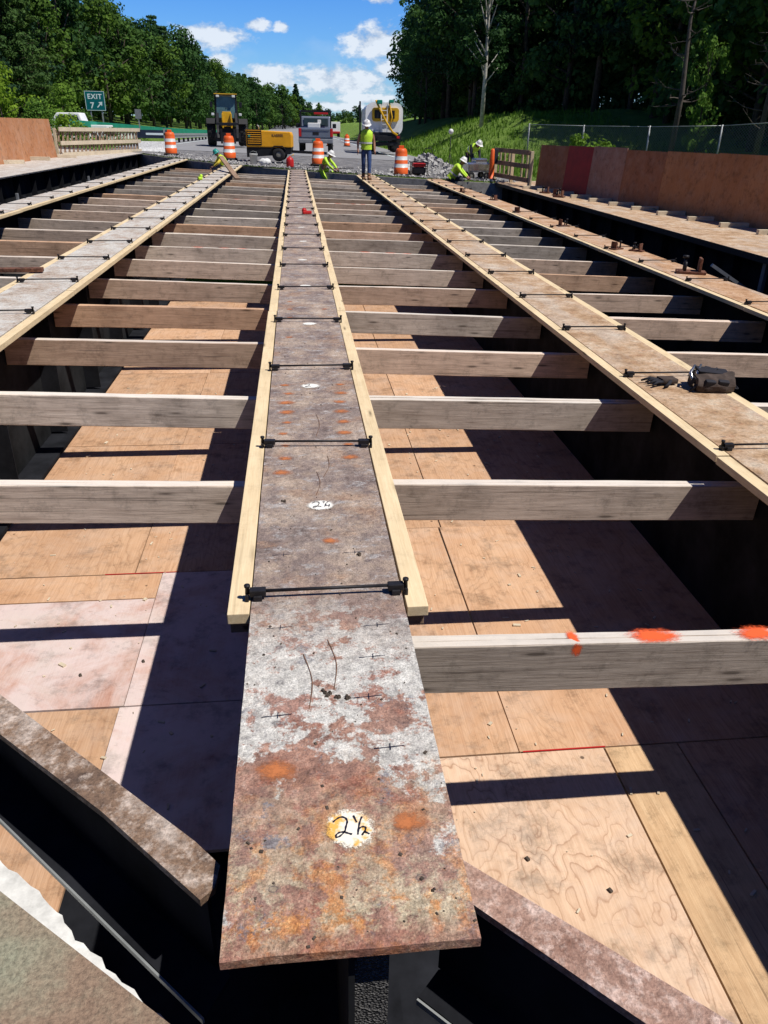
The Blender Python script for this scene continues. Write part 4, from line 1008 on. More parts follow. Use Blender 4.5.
dead_tree(22.9, 40.0, 9.0, 'bare grey dead trunk at the right frame edge behind the fence', 8)
# tufts of grass on the slope
mb = MB(); r = random.Random(11)
for i in range(14000):
    x = r.uniform(8.8, 24); y = 26 + r.random() ** 1.3 * 60
    if y < 34 and x < 10: continue
    z = hgt(x, y); h = r.uniform(.12, .38); a = r.uniform(0, 3.14); w = r.uniform(.03, .09); dx, dy = math.cos(a) * w, math.sin(a) * w; lx, ly = r.uniform(-.12, .12), r.uniform(-.12, .12)
    v = [mb.bm.verts.new(p) for p in ((x - dx, y - dy, z - .03), (x + dx, y + dy, z - .03), (x + lx, y + ly, z + h))]; mb._f(v)
tag(mb.build('grass', M['leafB']), 'tall rough grass on the slope right of the road', 'grass', kind='stuff')

# ------------------------------------------------------------------ fences and barriers behind
def chain_mat():
    m, nt, b, out = newmat('chain_link')
    v = coords(nt); sp = nt.nodes.new('ShaderNodeSeparateXYZ'); lk(nt, v, sp.inputs[0])
    def line(s): 
        q = mth(nt, 'FRACT', mth(nt, 'MULTIPLY', mth(nt, 'ADD', sp.outputs[0], mth(nt, 'MULTIPLY', sp.outputs[2], s)), 7.0)); return mth(nt, 'LESS_THAN', q, .15)
    a = mth(nt, 'MAXIMUM', line(1.0), line(-1.0)); lk(nt, a, b.inputs['Alpha']); b.inputs['Base Color'].default_value = (.17, .18, .19, 1); b.inputs['Roughness'].default_value = .5
    return m
M['chain'] = chain_mat()
t = thing('chain_link_fence', 'grey chain-link fence on steel posts before the dark wood', 'fence')
fp = [(14.0, 50.0), (16.2, 46.6), (18.5, 43.0), (20.9, 40.0), (23.4, 37.0), (26.0, 33.8)]
for i, (x, y) in enumerate(fp):
    z = hgt(x, y); MB().tube([(x, y, z - .2), (x, y, z + 1.95)], .045, 8).build('post', M['galv'], t)
    if i:
        a = fp[i - 1]; L = math.hypot(x - a[0], y - a[1]); an = math.atan2(y - a[1], x - a[0]); za = hgt(*a)
        MB().tube([(a[0], a[1], za + 1.9), (x, y, z + 1.9)], .022, 6).build('rail', M['galv'], t)
        mb = MB(); mb.poly([(0, 0, 0), (L, 0, z - za), (L, 0, z - za + 1.86), (0, 0, 1.86)]); mb.build('mesh_panel', M['chain'], t, (a[0], a[1], za), (0, 0, an))
x, y = 14.0, 50.0
for (a, b) in [((14.0, 50.0), (15.4, 56.5))]:
    L = math.hypot(b[0] - a[0], b[1] - a[1]); mb = MB(); mb.poly([(0, 0, 0), (L, 0, 0), (L, 0, 1.86), (0, 0, 1.86)]); mb.build('mesh_panel', M['chain'], t, (a[0], a[1], hgt(*a)), (0, 0, math.atan2(b[1] - a[1], b[0] - a[0])))
t = thing('screen_fence', 'long green fabric screen above white panels left of the road', 'fence')
pts = [(-13.6, 54, 1.62), (-13.5, 70, 1.42), (-13.4, 90, 1.15), (-13.2, 125, .85), (-12.8, 190, .55)]
for a, b in zip(pts, pts[1:]):
    MB().bar((a[0], a[1], a[2] - .22), (b[0], b[1], b[2] - .22), .05, .50, (1, 0, 0)).build('screen', M['green_screen'], t)
    MB().bar((a[0] - .1, a[1], a[2] - .85), (b[0] - .1, b[1], b[2] - .85), .10, .55, (1, 0, 0)).build('panel', M['tank_white'], t)
t = thing('message_board', 'dark navy board on steel legs between the lattice barrier and the barrel', 'board', (-9.0, 55.5, 0))
MB().box((0, 0, .92), (2.1, .08, .48), bev=.01).build('board', M['navy'], t); MB().box((0.2, -.05, .93), (1.2, .02, .12)).build('stripe', M['sign_white'], t)
for s in (-1.2, .75): MB().box((s, 0, .6), (.12, .12, 1.3)).build('leg', M['galv'], t)
t = thing('guard_rail', 'steel guard rail on posts between the barrels and the loader', 'guard rail')
for k in range(10):
    f = k / 9; p = Vector((-8.7, 60, .15)).lerp(Vector((-8.6, 84, .05)), f); MB().box(p + Vector((0, 0, .35)), (.15, .12, .8)).build('post', M['black_paint'], t)
MB().bar((-8.55, 59, .80), (-8.45, 85, .62), .06, .32, (1, 0, 0)).bar((-8.5, 59, .86), (-8.4, 85, .68), .04, .08, (1, 0, 0)).build('rail', M['galv'], t)
t = thing('route_marker', 'small grey sign on a post beyond the green screen', 'sign', (-10.9, 62, 0))
MB().box((0, 0, 2.1), (.42, .03, .6), bev=.01).build('panel', M['grey_paint'], t); MB().box((0, .05, 1.0), (.07, .07, 2.2)).build('post', M['galv'], t)

# EXIT 7 sign
t = thing('exit_sign', 'green and white EXIT 7 sign with an arrow, left of the road', 'sign', (-14.6, 66, 0), R(4))
MB().box((0, 0, 2.95), (1.42, .03, 1.28), bev=.015).build('board', M['sign_green'], t)
mb = MB()
for c, d in (((0, -.018, 3.57), (1.36, .008, .028)), ((0, -.018, 2.33), (1.36, .008, .028)), ((-.675, -.018, 2.95), (.028, .008, 1.24)), ((.675, -.018, 2.95), (.028, .008, 1.24))): mb.box(c, d)
mb.bar((.12, -.02, 2.52), (.40, -.02, 2.80), .07, .008, (0, 1, 0)); mb.poly([(.50, -.022, 2.90), (.22, -.022, 2.86), (.46, -.022, 2.62)], .004, (0, 1, 0))
mb.build('border_and_arrow', M['sign_white'], t)
def text(s, size, loc, par, mt, rot=(R(90), 0, 0), off=.02):
    cu = bpy.data.curves.new('lettering', 'FONT'); cu.body = s; cu.size = size; cu.align_x = 'CENTER'; cu.extrude = .003; cu.offset = size * off; cu.materials.append(mt); cu.space_character = 1.12
    tmp = bpy.data.objects.new('lettering_curve', cu); col.objects.link(tmp); bpy.context.view_layer.update()
    me = bpy.data.meshes.new_from_object(tmp.evaluated_get(bpy.context.evaluated_depsgraph_get())); bpy.data.objects.remove(tmp); bpy.data.curves.remove(cu)
    return link('lettering', me, par, loc, rot)
text('EXIT', .46, (0, -.022, 3.08), t, M['sign_white']); text('7', .56, (-.24, -.022, 2.46), t, M['sign_white'])
for s in (-.4, .4): MB().box((s, .06, 1.6), (.08, .08, 3.4)).build('post', M['galv'], t)

# ------------------------------------------------------------------ traffic barrels
def barrel():
    t = thing('traffic_barrel', 'x', 'traffic barrel', (0, 0, 0), 0, 'orange traffic barrels')
    MB().lathe([(0, 0), (.34, 0), (.34, .07), (.27, .09)], n=24).build('base', M['rubber'], t)
    pr = [(.27, .08), (.275, .30), (.26, .31), (.258, .44), (.25, .45), (.25, .56), (.24, .57), (.238, .70), (.23, .71), (.228, .84), (.20, .93), (.16, .97), (0, .97)]
    MB().lathe(pr, n=24, mats=[0, 0, 1, 0, 0, 0, 1, 0, 0, 0, 0, 0, 0]).build('drum', [M['orange_plastic'], M['reflect']], t)
    MB().box((0, 0, 1.02), (.20, .035, .10), bev=.012).build('handle', M['orange_plastic'], t)
    return t
b0 = barrel(); b0.location = (4.03, 31.9, -.13); b0['label'] = 'orange and white barrel standing right of the walking man'
for x, y, lab in ((-2.9, 38, 'orange and white barrel between the wheel loader and the yellow compressor'), (-5.75, 40.2, 'orange and white barrel at the left end of the deck, beside the lattice barrier'),
                  (.98, 36.2, 'orange barrel behind the crouching worker in the lime shirt'), (-.55, 62, 'distant orange barrel just left of the pickup'), (3.2, 78, 'distant orange barrel just right of the pickup'), (4.9, 80, 'distant orange barrel between the pickup and the tanker')):
    dup(b0, (x, y, hgt(x, y) + .03), 0, lab)
t = thing('channelizer_post', 'slim orange post standing at the end of the timber guard rail', 'traffic post', (7.42, 31.2, -.2))
MB().lathe([(0, 0), (.2, 0), (.2, .05), (.11, .07), (.10, .45), (.10, .6), (.09, 1.05), (.04, 1.1), (0, 1.1)], n=16, mats=[1, 1, 1, 0, 0, 0, 0, 0]).build('tube', [M['orange_plastic'], M['rubber']], t)
MB().box((.12, 0, .85), (.16, .16, .5), bev=.03).build('black_bag', M['darkcloth'], t)

# ------------------------------------------------------------------ vehicles
def wheel(par, c, r, w, axis='X', nm='wheel', hubm='hub', lugs=0):
    rot = (0, R(90), 0) if axis == 'X' else (R(90), 0, 0)
    t = MB().lathe([(r * .55, -w / 2), (r * .92, -w / 2), (r, -w * .36), (r, w * .36), (r * .92, w / 2), (r * .55, w / 2)], n=28, rot=rot)
    if lugs:
        for k in range(lugs):
            a = 2 * math.pi * k / lugs
            for s in (-1, 1):
                p = Vector((s * w * .25, math.cos(a + s * .06) * r * 1.0, math.sin(a + s * .06) * r * 1.0)); t.box(p, (w * .42, r * .08, r * .08), (a, 0, s * .35))
    tt_ = t.build(nm, M['rubber'], par, c)
    MB().lathe([(0, -w * .38), (r * .3, -w * .38), (r * .56, -w * .28), (r * .56, w * .28), (r * .3, w * .38), (0, w * .38)], n=24, rot=rot).build('rim', M[hubm], tt_)
    return tt_
# wheel loader facing the camera
L = thing('wheel_loader', 'yellow and black wheel loader facing the camera at the left of the road', 'wheel loader', (-4.5, 58.5, .28), R(5)); L.scale = (.94, .94, .96)
for x in (-1.12, 1.12):
    wheel(L, (x, 0, .78), .78, .62, lugs=18); wheel(L, (x, 3.0, .78), .78, .62, lugs=18)
    MB().prism([(-.9, 1.35), (-.7, 1.68), (.7, 1.68), (.95, 1.3), (.85, 1.3), (.65, 1.60), (-.65, 1.60), (-.82, 1.33)], .62, (x, 0, .02), 'X').build('mudguard', M['black_paint'], L)
MB().box((0, 2.2, 1.35), (1.0, 3.0, .9), bev=.08).build('engine_hood', M['yellow_paint'], L)
MB().box((0, -.1, .95), (1.5, 1.2, .55), bev=.05).box((0, -.1, .7), (2.0, .5, .25), bev=.04).build('chassis', M['black_paint'], L)
MB().prism([(-.42, 1.2), (.42, 1.2), (.30, 2.12), (-.30, 2.12)], .25, (0, -.75, 0), 'Y', .03).box((-.30, -.95, 1.55), (.10, .3, .9), bev=.02).box((.30, -.95, 1.55), (.10, .3, .9), bev=.02).build('front_frame', M['yellow_paint'], L)
for s in (-1, 1): MB().bar((s * .62, -.5, 1.95), (s * .68, -1.55, .95), .16, .28).bar((s * .68, -1.55, 1.0), (s * .66, -1.85, .45), .15, .26).build('lift_arm', M['black_paint'], L)
MB().box((0, -1.75, .55), (1.7, .12, .55), bev=.02).box((-.45, -1.85, .6), (.14, .14, .9), bev=.02).box((.45, -1.85, .6), (.14, .14, .9), bev=.02).box((0, -1.3, 1.35), (1.55, .18, .2), bev=.03).build('coupler', M['black_paint'], L)
cab = MB()
for x in (-.74, .74):
    for y, b_ in ((-.25, .12), (1.2, .0)): cab.bar((x, y, 1.6), (x * .94, y + b_, 3.12), .11)
cab.box((0, .5, 1.62), (1.62, 1.7, .25), bev=.03).box((0, -.2, 2.35), (.06, .05, .05))
cab.build('cab_frame', M['black_paint'], L)
MB().poly([(-.70, -.24, 1.75), (.70, -.24, 1.75), (.66, -.13, 3.08), (-.66, -.13, 3.08)], .02, (0, 1, 0)).poly([(-.72, -.2, 1.75), (-.72, 1.1, 1.75), (-.68, 1.1, 3.08), (-.68, -.1, 3.08)], .02, (1, 0, 0)).poly([(.72, -.2, 1.75), (.72, 1.1, 1.75), (.68, 1.1, 3.08), (.68, -.1, 3.08)], .02, (-1, 0, 0)).build('cab_window', M['cabglass'], L)
MB().box((0, .5, 3.17), (1.66, 1.85, .13), bev=.05).build('cab_roof', M['black_paint'], L)
MB().box((0, -.43, 3.20), (1.60, .04, .05), bev=.01).build('roof_trim', M['yellow_paint'], L)
for s in (-1, 1):
    MB().box((s * .55, -.42, 3.06), (.22, .10, .14), bev=.03).build('work_light', M['reflect'], L)
    MB().box((s * 1.02, -.25, 2.55), (.2, .06, .34), bev=.03).bar((s * .75, -.2, 2.7), (s * 1.0, -.24, 2.7), .03).build('mirror', M['black_paint'], L)
    MB().box((s * .95, -.7, 1.95), (.2, .12, .16), bev=.03).build('headlight', M['reflect'], L)

# pickup truck seen from behind
T = thing('pickup_truck', 'silver-blue pickup truck with a headache rack, seen from behind on the road', 'pickup truck', (1.30, 52.5, .10), R(-2)); T.scale = (1.1, 1.1, 1.1)
MB().prism([(0, .55), (5.4, .55), (5.4, 1.0), (5.2, 1.15), (3.9, 1.22), (2.2, 1.22), (0, 1.25)], 1.92, (0, 0, 0), 'X', .05).build('body', M['silver'], T)
MB().prism([(1.9, 1.2), (4.0, 1.2), (3.4, 1.82), (2.15, 1.84)], 1.70, (0, 0, 0), 'X', .07).build('cab', M['silver'], T)
MB().box((0, 1.99, 1.54), (1.40, .03, .40), (R(-14), 0, 0), bev=.01).build('rear_window', M['glass'], T)
MB().box((0, -.03, .98), (1.60, .06, .46), bev=.03).box((0, -.07, 1.15), (1.5, .04, .08), bev=.01).build('tailgate', M['silver'], T)
MB().box((0, -.06, .96), (.34, .03, .14), bev=.01).build('tailgate_handle', M['black_paint'], T)
MB().box((0, -.16, .58), (1.92, .26, .22), bev=.04).build('bumper', M['grey_paint'], T)
MB().box((0, -.30, .60), (.34, .02, .17), bev=.005).build('licence_plate', M['teal_plastic'], T)
for s in (-1, 1):
    MB().box((s * .88, -.03, 1.0), (.15, .08, .42), bev=.02).build('tail_light', M['red_paint'], T)
    MB().box((s * 1.08, 3.4, 1.35), (.22, .1, .24), bev=.04).build('mirror', M['black_paint'], T)
    wheel(T, (s * .82, .95, .40), .40, .28); wheel(T, (s * .82, 4.4, .40), .40, .28)
rk = MB()
for s in (-1, 1): rk.bar((s * .85, 1.7, 1.2), (s * .85, 1.7, 2.12), .07).bar((s * .85, .1, 1.25), (s * .85, .1, 2.05), .05)
rk.bar((-.88, 1.7, 2.1), (.88, 1.7, 2.1), .08).bar((-.88, .1, 2.03), (.88, .1, 2.03), .05)
for s in (-1, 1): rk.bar((s * .85, .1, 2.03), (s * .85, 1.7, 2.1), .05)
rk.build('rack', M['black_paint'], T)
MB().box((.3, 1.1, 1.97), (.8, .6, .10), bev=.03).build('light_bar', M['red_paint'], T)
MB().box((-.1, .8, 1.36), (.7, .5, .26), bev=.04).box((.2, .75, 1.55), (.2, .2, .2), bev=.03).build('cargo', M['white_plastic'], T)

# vacuum tanker seen from behind
T = thing('tanker_truck', 'white vacuum tanker truck with yellow rear hatch and ladder, seen from behind', 'tanker truck', (6.15, 58.5, .0), R(-1.5))
def rr(w, h, r, z0):
    p = []
    for cx, cz, a0 in ((w - r, h - r, 0), (-w + r, h - r, 90), (-w + r, -h + r, 180), (w - r, -h + r, 270)):
        for k in range(6): a = R(a0 + 18 * k); p.append((cx + r * math.cos(a), z0 + cz + r * math.sin(a)))
    return p
MB().prism([(x, z) for x, z in rr(1.25, .98, .5, 2.08)], 4.2, (0, 2.2, 0), 'Y').build('tank', M['tank_white'], T)
MB().prism([(x, z) for x, z in rr(1.28, 1.01, .52, 2.08)], .10, (0, .08, 0), 'Y').build('end_ring', M['tank_white'], T)
MB().prism([(x, z) for x, z in rr(.92, .42, .18, 2.35)], .14, (.08, -.02, 0), 'Y').build('hatch', M['yellow_paint'], T)
MB().box((-.42, -.13, 2.36), (.5, .05, .5), bev=.04).build('hatch_plate', M['black_paint'], T); MB().box((.55, -.13, 2.36), (.3, .05, .5), bev=.04).build('hatch_plate', M['black_paint'], T)
ld = MB()
for s in (-.22, .18): ld.bar((s, -.22, 1.1), (s, -.22, 3.1), .05)
for k in range(7): ld.bar((-.22, -.22, 1.2 + .28 * k), (.18, -.22, 1.2 + .28 * k), .035)
ld.build('ladder', M['tank_white'], T)
MB().tube([(-.6, -.2, 3.2), (-.3, -.35, 2.6), (.1, -.4, 1.9), (.55, -.35, 1.3), (.9, -.3, 1.1)], .07, 8).tube([(.3, -.25, 3.15), (.5, -.35, 2.2), (.35, -.35, 1.4)], .05, 8).build('hose', M['yellow_paint'], T)
MB().box((-.35, -.3, 3.1), (.35, .3, .25), bev=.04).box((.45, -.2, 3.15), (.3, .3, .2), bev=.04).build('pump_box', M['green_screen'], T)
MB().box((0, 2.9, .88), (1.0, 6.6, .30), bev=.02).box((0, -.15, .95), (2.3, .35, .30), bev=.03).box((0, -.2, .55), (1.9, .12, .22), bev=.02).box((.1, -.1, 1.18), (1.8, .3, .2), bev=.03).build('chassis', M['black_paint'], T)
for s in (-1, 1):
    MB().box((s * .95, -.36, .97), (.2, .04, .14), bev=.02).build('tail_light', M['red_paint'], T)
    MB().box((s * .85, .25, .50), (.60, .03, .6)).build('mud_flap', M['rubber'], T)
    wheel(T, (s * .90, 1.0, .5), .5, .52); wheel(T, (s * .90, 2.3, .5), .5, .52); wheel(T, (s * 1.0, 6.6, .5), .5, .3)
MB().box((0, 7.0, 1.75), (2.3, 2.0, 2.2), bev=.15).build('cab', M['tank_white'], T)
MB().bar((-1.35, 6.2, .8), (-1.35, 6.2, 3.3), .12).build('exhaust', M['black_paint'], T)
# boxy truck far on the road
T = thing('box_truck', 'small distant white and red box truck beyond the pickup', 'truck', (6.9, 150, .0), 0)
MB().box((0, 1.5, 1.55), (2.2, 4.0, 1.7), bev=.05).build('box', M['tank_white'], T); MB().box((0, -.55, .75), (2.1, .2, .3), bev=.03).build('bumper', M['red_paint'], T)
for s in (-1, 1): wheel(T, (s * .9, .3, .42), .42, .3); wheel(T, (s * .9, 4.0, .42), .42, .3)
MB().box((0, 4.4, 1.2), (2.0, 1.5, 1.5), bev=.1).build('cab', M['red_paint'], T)
# white pickup behind the leaning plywood
T = thing('parked_pickup', 'white pickup truck whose roof shows above the leaning plywood', 'pickup truck', (-15.1, 60.0, .12), R(90))
MB().prism([(-2.6, .5), (2.6, .5), (2.6, .95), (2.3, 1.15), (.9, 1.25), (-2.6, 1.25)], 1.9, (0, 0, 0), 'X', .05).build('body', M['tank_white'], T)
MB().prism([(-1.1, 1.22), (1.2, 1.22), (.6, 1.95), (-.85, 1.97)], 1.7, (0, 0, 0), 'X', .07).build('cab', M['tank_white'], T)
for s in (-1, 1):
    MB().prism([(-.9, 1.3), (.9, 1.3), (.5, 1.8), (-.72, 1.82)], .03, (s * .85, 0, 0), 'X').build('side_window', M['glass'], T)
    wheel(T, (s * .85, -1.6, .4), .4, .28); wheel(T, (s * .85, 1.7, .4), .4, .28)

# towed compressor
T = thing('air_compressor', 'orange-yellow towed air compressor with a black louvred end', 'compressor', (-1.12, 37.6, .14), R(-4)); T.scale = (.95, .95, .93)
MB().prism([(-.98, .58), (1.08, .58), (1.08, 1.10), (1.02, 1.24), (-.98, 1.30)], 1.25, (0, 0, 0), 'Y', .04).build('canopy', M['orange_paint'], T)
MB().prism([(-.98, .15), (1.02, .30), (1.08, .62), (-.98, .62)], 1.2, (0, 0, 0), 'Y', .02).build('chassis', M['black_paint'], T)
MB().box((-.60, -.64, 1.0), (.66, .02, .66), bev=.01).box((-.99, 0, 1.0), (.03, 1.1, .7), bev=.01).build('grille', M['black_paint'], T)
lv = MB()
for k in range(7): lv.box((-.60, -.655, .74 + .09 * k), (.60, .02, .025), (R(25), 0, 0))
lv.build('louvre', M['orange_paint'], T)
MB().box((-.82, -.67, 1.05), (.10, .01, .10)).build('label_plate', M['teal_plastic'], T)
for s in (-1, 1):
    wheel(T, (.48, s * .68, .28), .29, .20, 'Y')
    MB().prism([(.14, .52), (.28, .66), (.68, .66), (.82, .5), (.78, .5), (.66, .62), (.30, .62), (.18, .5)], .22, (0, s * .68, 0), 'Y').build('mudguard', M['black_paint'], T)
MB().tube([(-.45, 0, 1.25), (-.45, 0, 1.46), (-.52, 0, 1.5)], .03, 8).build('exhaust', M['galv'], T)
MB().bar((1.0, 0, .42), (2.0, 0, .38), .10).build('tow_bar', M['black_paint'], T)
text('KAESER', .14, (.45, -.632, 1.05), T, M['bolt'])

# site clutter
def bucket(x, y, s, mt, lab, nm='bucket'):
    t = thing(nm, lab, 'bucket', (x, y, hgt(x, y) + .02)); t.scale = (s, s, s)
    MB().lathe([(0, 0), (.13, 0), (.155, .36), (.165, .36), (.165, .38), (.14, .38), (.12, .03), (0, .03)], n=18).build('pail', M[mt], t)
    MB().tube([(-.16, 0, .34), (-.12, .0, .44), (0, 0, .48), (.12, 0, .44), (.16, 0, .34)], .006, 5).build('handle', M['galv'], t)
bucket(-1.70, 34.9, 1.05, 'white_plastic', 'cream plastic bucket left of the white sack')
t = thing('white_sack', 'crumpled white sack lying in front of the compressor', 'sack', (-1.25, 34.9, hgt(-1.25, 34.9)))
mb = MB().ball((0, 0, .13), .2, 3, (1.2, .8, .75))
for v in mb.bm.verts: v.co += Vector((math.sin(v.co.y * 40), math.cos(v.co.x * 35), math.sin(v.co.x * 30 + v.co.z * 40))) * .02
mb.build('sack', M['white_plastic'], t)
t = thing('fuel_can', 'red fuel can between the compressor wheel and the numbered girder', 'fuel can', (-.22, 34.3, hgt(-.22, 34.3)))
MB().lathe([(0, 0), (.15, 0), (.155, .06), (.155, .27), (.11, .36), (.04, .38), (.04, .42), (0, .42)], n=18).build('can', M['red_paint'], t)
MB().tube([(.0, 0, .38), (.10, 0, .44), (.17, 0, .5)], .015, 6).build('spout', M['yellow_paint'], t)
t = thing('generator', 'small red and black generator beside the rubble heap', 'generator', (4.75, 32.1, hgt(4.75, 32.1)))
fm = MB()
for sx in (-.3, .3):
    for sy in (-.2, .2): fm.bar((sx, sy, 0), (sx, sy, .5), .03)
    fm.bar((sx, -.2, .5), (sx, .2, .5), .03)
for sy in (-.2, .2): fm.bar((-.3, sy, .5), (.3, sy, .5), .03).bar((-.3, sy, .03), (.3, sy, .03), .03)
fm.build('frame', M['black_paint'], t); MB().box((0, 0, .40), (.48, .34, .14), bev=.04).build('fuel_tank', M['red_paint'], t); MB().box((0, 0, .20), (.5, .32, .24), bev=.05).build('engine', M['black_paint'], t)
t = thing('concrete_saw', 'silver-white wheeled machine beside the bending worker', 'machine', (7.05, 32.2, hgt(7, 32.2)), R(10))
MB().box((0, 0, .42), (.95, .6, .34), bev=.06).box((.1, 0, .66), (.5, .45, .16), bev=.05).build('body', M['chrome'], t)
MB().tube([(.45, -.2, .5), (.8, -.2, .85), (.8, .2, .85), (.45, .2, .5)], .02, 6).build('handle', M['grey_paint'], t)
for sx in (-.32, .32):
    for sy in (-.3, .3): wheel(t, (sx, sy, .13), .13, .07, 'Y')
t = thing('tripod_pole', 'white-topped survey pole on a tripod beside the rubble heap', 'survey pole', (6.15, 33.2, hgt(6.1, 33.2)))
MB().tube([(0, 0, .3), (0, 0, 1.55)], .015, 6).build('pole', M['black_iron'], t)
for k in range(3): a = R(120 * k + 20); MB().tube([(0, 0, .8), (math.cos(a) * .35, math.sin(a) * .35, 0)], .012, 5).build('leg', M['black_iron'], t)
MB().ball((0, 0, 1.62), .10, 2).build('head', M['white_plastic'], t)
t = thing('equipment_bag', 'black equipment bag lying behind the rubble heap', 'bag', (5.6, 35.4, hgt(5.6, 35.4)))
mb = MB().ball((0, 0, .4), .45, 3, (1.1, .6, .75))
for v in mb.bm.verts: v.co += Vector((math.sin(v.co.y * 14), math.cos(v.co.x * 12), math.sin(v.co.x * 11))) * .05
mb.build('bag', M['darkcloth'], t); MB().tube([(-.25, 0, .65), (-.1, 0, .95), (.15, 0, .95), (.25, 0, .65)], .02, 5).build('strap', M['black_iron'], t)
tag(MB().tube([(-.9 + .25 * i, 33.7 + .35 * math.sin(i * 1.1), .03 + hgt(0, 34)) for i in range(-10, 14)], .018, 6).build('air_hose', M['rubber']), 'black air hose snaking over the stones by the compressor', 'hose')

# ------------------------------------------------------------------ people
def skinm(name, J, E, mt, par, sub=2, root=0):
    me = bpy.data.meshes.new(name); names = list(J); idx = {k: i for i, k in enumerate(names)}
    me.from_pydata([J[k][0] for k in names], [(idx[a], idx[b]) for a, b in E], []); me.materials.append(mt)
    o = link(name, me, par); sk = o.modifiers.new('skin', 'SKIN'); sk.use_smooth_shade = True
    ly = me.skin_vertices[0] if me.skin_vertices else None
    if ly is None:
        bm = bmesh.new(); bm.from_mesh(me); bm.verts.layers.skin.verify(); bm.to_mesh(me); bm.free(); ly = me.skin_vertices[0]
    for k in names:
        r = J[k][1]; ly.data[idx[k]].radius = r if isinstance(r, tuple) else (r, r); ly.data[idx[k]].use_root = (idx[k] == root)
    s = o.modifiers.new('sub', 'SUBSURF'); s.levels = sub; s.render_levels = sub
    return o
def person(loc, rz, lab, pose, shirt, vest, trousers, hat, H=1.0, boots='boot'):
    """pose: joints in metres, x right of the figure's own left... y forward is -Y (towards its face)"""
    t = thing('person', lab, 'person', loc, rz); t.scale = (H, H, H); p = {k: Vector(v) for k, v in pose.items() if isinstance(v, tuple)}
    sp = lambda a, b, f: p[a].lerp(p[b], f)
    J = {'pel': (p['pel'], (.135, .10)), 'waist': (sp('pel', 'chest', .45), (.13, .095)), 'chest': (p['chest'], (.165, .11)), 'neckb': (sp('chest', 'head', .45), (.07, .065)), 'neck': (sp('chest', 'head', .62), .052),
         'head': (p['head'] + Vector((0, 0, -.02)), (.072, .085)), 'crown': (p['head'] + (p['head'] - p['chest']).normalized() * .085, (.070, .082))}
    E = [('pel', 'waist'), ('waist', 'chest'), ('chest', 'neckb'), ('neckb', 'neck'), ('neck', 'head'), ('head', 'crown')]
    for s in 'LR':
        sh = p['sh' + s]; el = p['el' + s]; wr = p['wr' + s]; hp = p['hip' + s]; kn = p['kn' + s]; an = p['an' + s]
        J.update({'sh' + s: (sh, .058), 'el' + s: (el, .042), 'wr' + s: (wr, .029), 'pa' + s: (wr + (wr - el).normalized() * .075, (.018, .036)),
                  'hp' + s: (hp, .088), 'kn' + s: (kn, .058), 'an' + s: (an, .042), 'to' + s: (p['to' + s], (.035, .03))})
        E += [('chest', 'sh' + s), ('sh' + s, 'el' + s), ('el' + s, 'wr' + s), ('wr' + s, 'pa' + s), ('pel', 'hp' + s), ('hp' + s, 'kn' + s), ('kn' + s, 'an' + s), ('an' + s, 'to' + s)]
    body = skinm('body', J, E, M['skin'], t)
    for s in 'LR':   # fingers
        wr = p['wr' + s]; d = (wr - p['el' + s]).normalized(); pa = wr + d * .06; side = Vector((1, 0, 0)) if abs(d.z) > .5 else Vector((0, 0, 1)).cross(d).normalized()
        fw = side.cross(d).normalized()
        mb = MB()
        for i, (o_, l_) in enumerate(((-.027, .068), (-.009, .078), (.009, .073), (.027, .058))):
            a = pa + fw * o_; mb.tube([a, a + d * l_ * .55 + side * .004, a + d * l_ * .95 + side * .018 * (1 if s == 'L' else -1)], [.0095, .009, .006], 6)
        mb.tube([wr + d * .02 + fw * -.025, wr + d * .055 + fw * -.055, wr + d * .09 + fw * -.06], [.011, .010, .007], 6)
        mb.build('fingers', M['skin'], body)
    # face
    hd = p['head']; f = Vector(pose.get('face', (0, -1, -.15))).normalized(); sx = f.cross(Vector((0, 0, 1))).normalized(); up = sx.cross(f)
    mb = MB(); c = hd + up * .02; mb.tube([c + f * .075 + up * .02, c + f * .105 - up * .025, c + f * .085 - up * .032], [.010, .015, .009], 6)
    for s in (-1, 1): mb.ball(c + sx * s * .082, .02, 1, (.5, 1, 1.4))
    mb.build('nose_and_ears', M['skin'], body)
    mb = MB()
    for s in (-1, 1): mb.ball(c + f * .082 + sx * s * .03 + up * .018, .009, 1)
    mb.box(c + f * .085 - up * .055, (.045, .012, .008)); mb.build('eyes_and_mouth', M['darkcloth'], body)
    # clothing follows the same joints a little larger
    def J2(keys, k, extra={}):
        o = {}
        for kk in keys:
            r = J[kk][1]; r = (r, r) if not isinstance(r, tuple) else r; o[kk] = (J[kk][0], (r[0] + k, r[1] + k))
        o.update(extra); return o
    tr = J2(['pel', 'hpL', 'knL', 'hpR', 'knR'], .014); tr['anL'] = (sp('anL', 'knL', .12), .062); tr['anR'] = (sp('anR', 'knR', .12), .062); tr['waist'] = (sp('pel', 'chest', .25), (.145, .11))
    skinm('trousers', tr, [('pel', 'waist'), ('pel', 'hpL'), ('hpL', 'knL'), ('knL', 'anL'), ('pel', 'hpR'), ('hpR', 'knR'), ('knR', 'anR')], M[trousers], t)
    hp_ = .85 if pose.get('long') else .35
    st = J2(['waist', 'chest', 'neckb', 'shL', 'shR'], .012); st['eL'] = (sp('shL', 'elL', hp_ if not pose.get('long') else 1), .054); st['eR'] = (sp('shR', 'elR', hp_ if not pose.get('long') else 1), .054)
    e2 = [('waist', 'chest'), ('chest', 'neckb'), ('chest', 'shL'), ('chest', 'shR'), ('shL', 'eL'), ('shR', 'eR')]
    if pose.get('long'):
        st['wL'] = (sp('elL', 'wrL', .9), .04); st['wR'] = (sp('elR', 'wrR', .9), .04); e2 += [('eL', 'wL'), ('eR', 'wR')]
    skinm('shirt', st, e2, M[shirt], t)
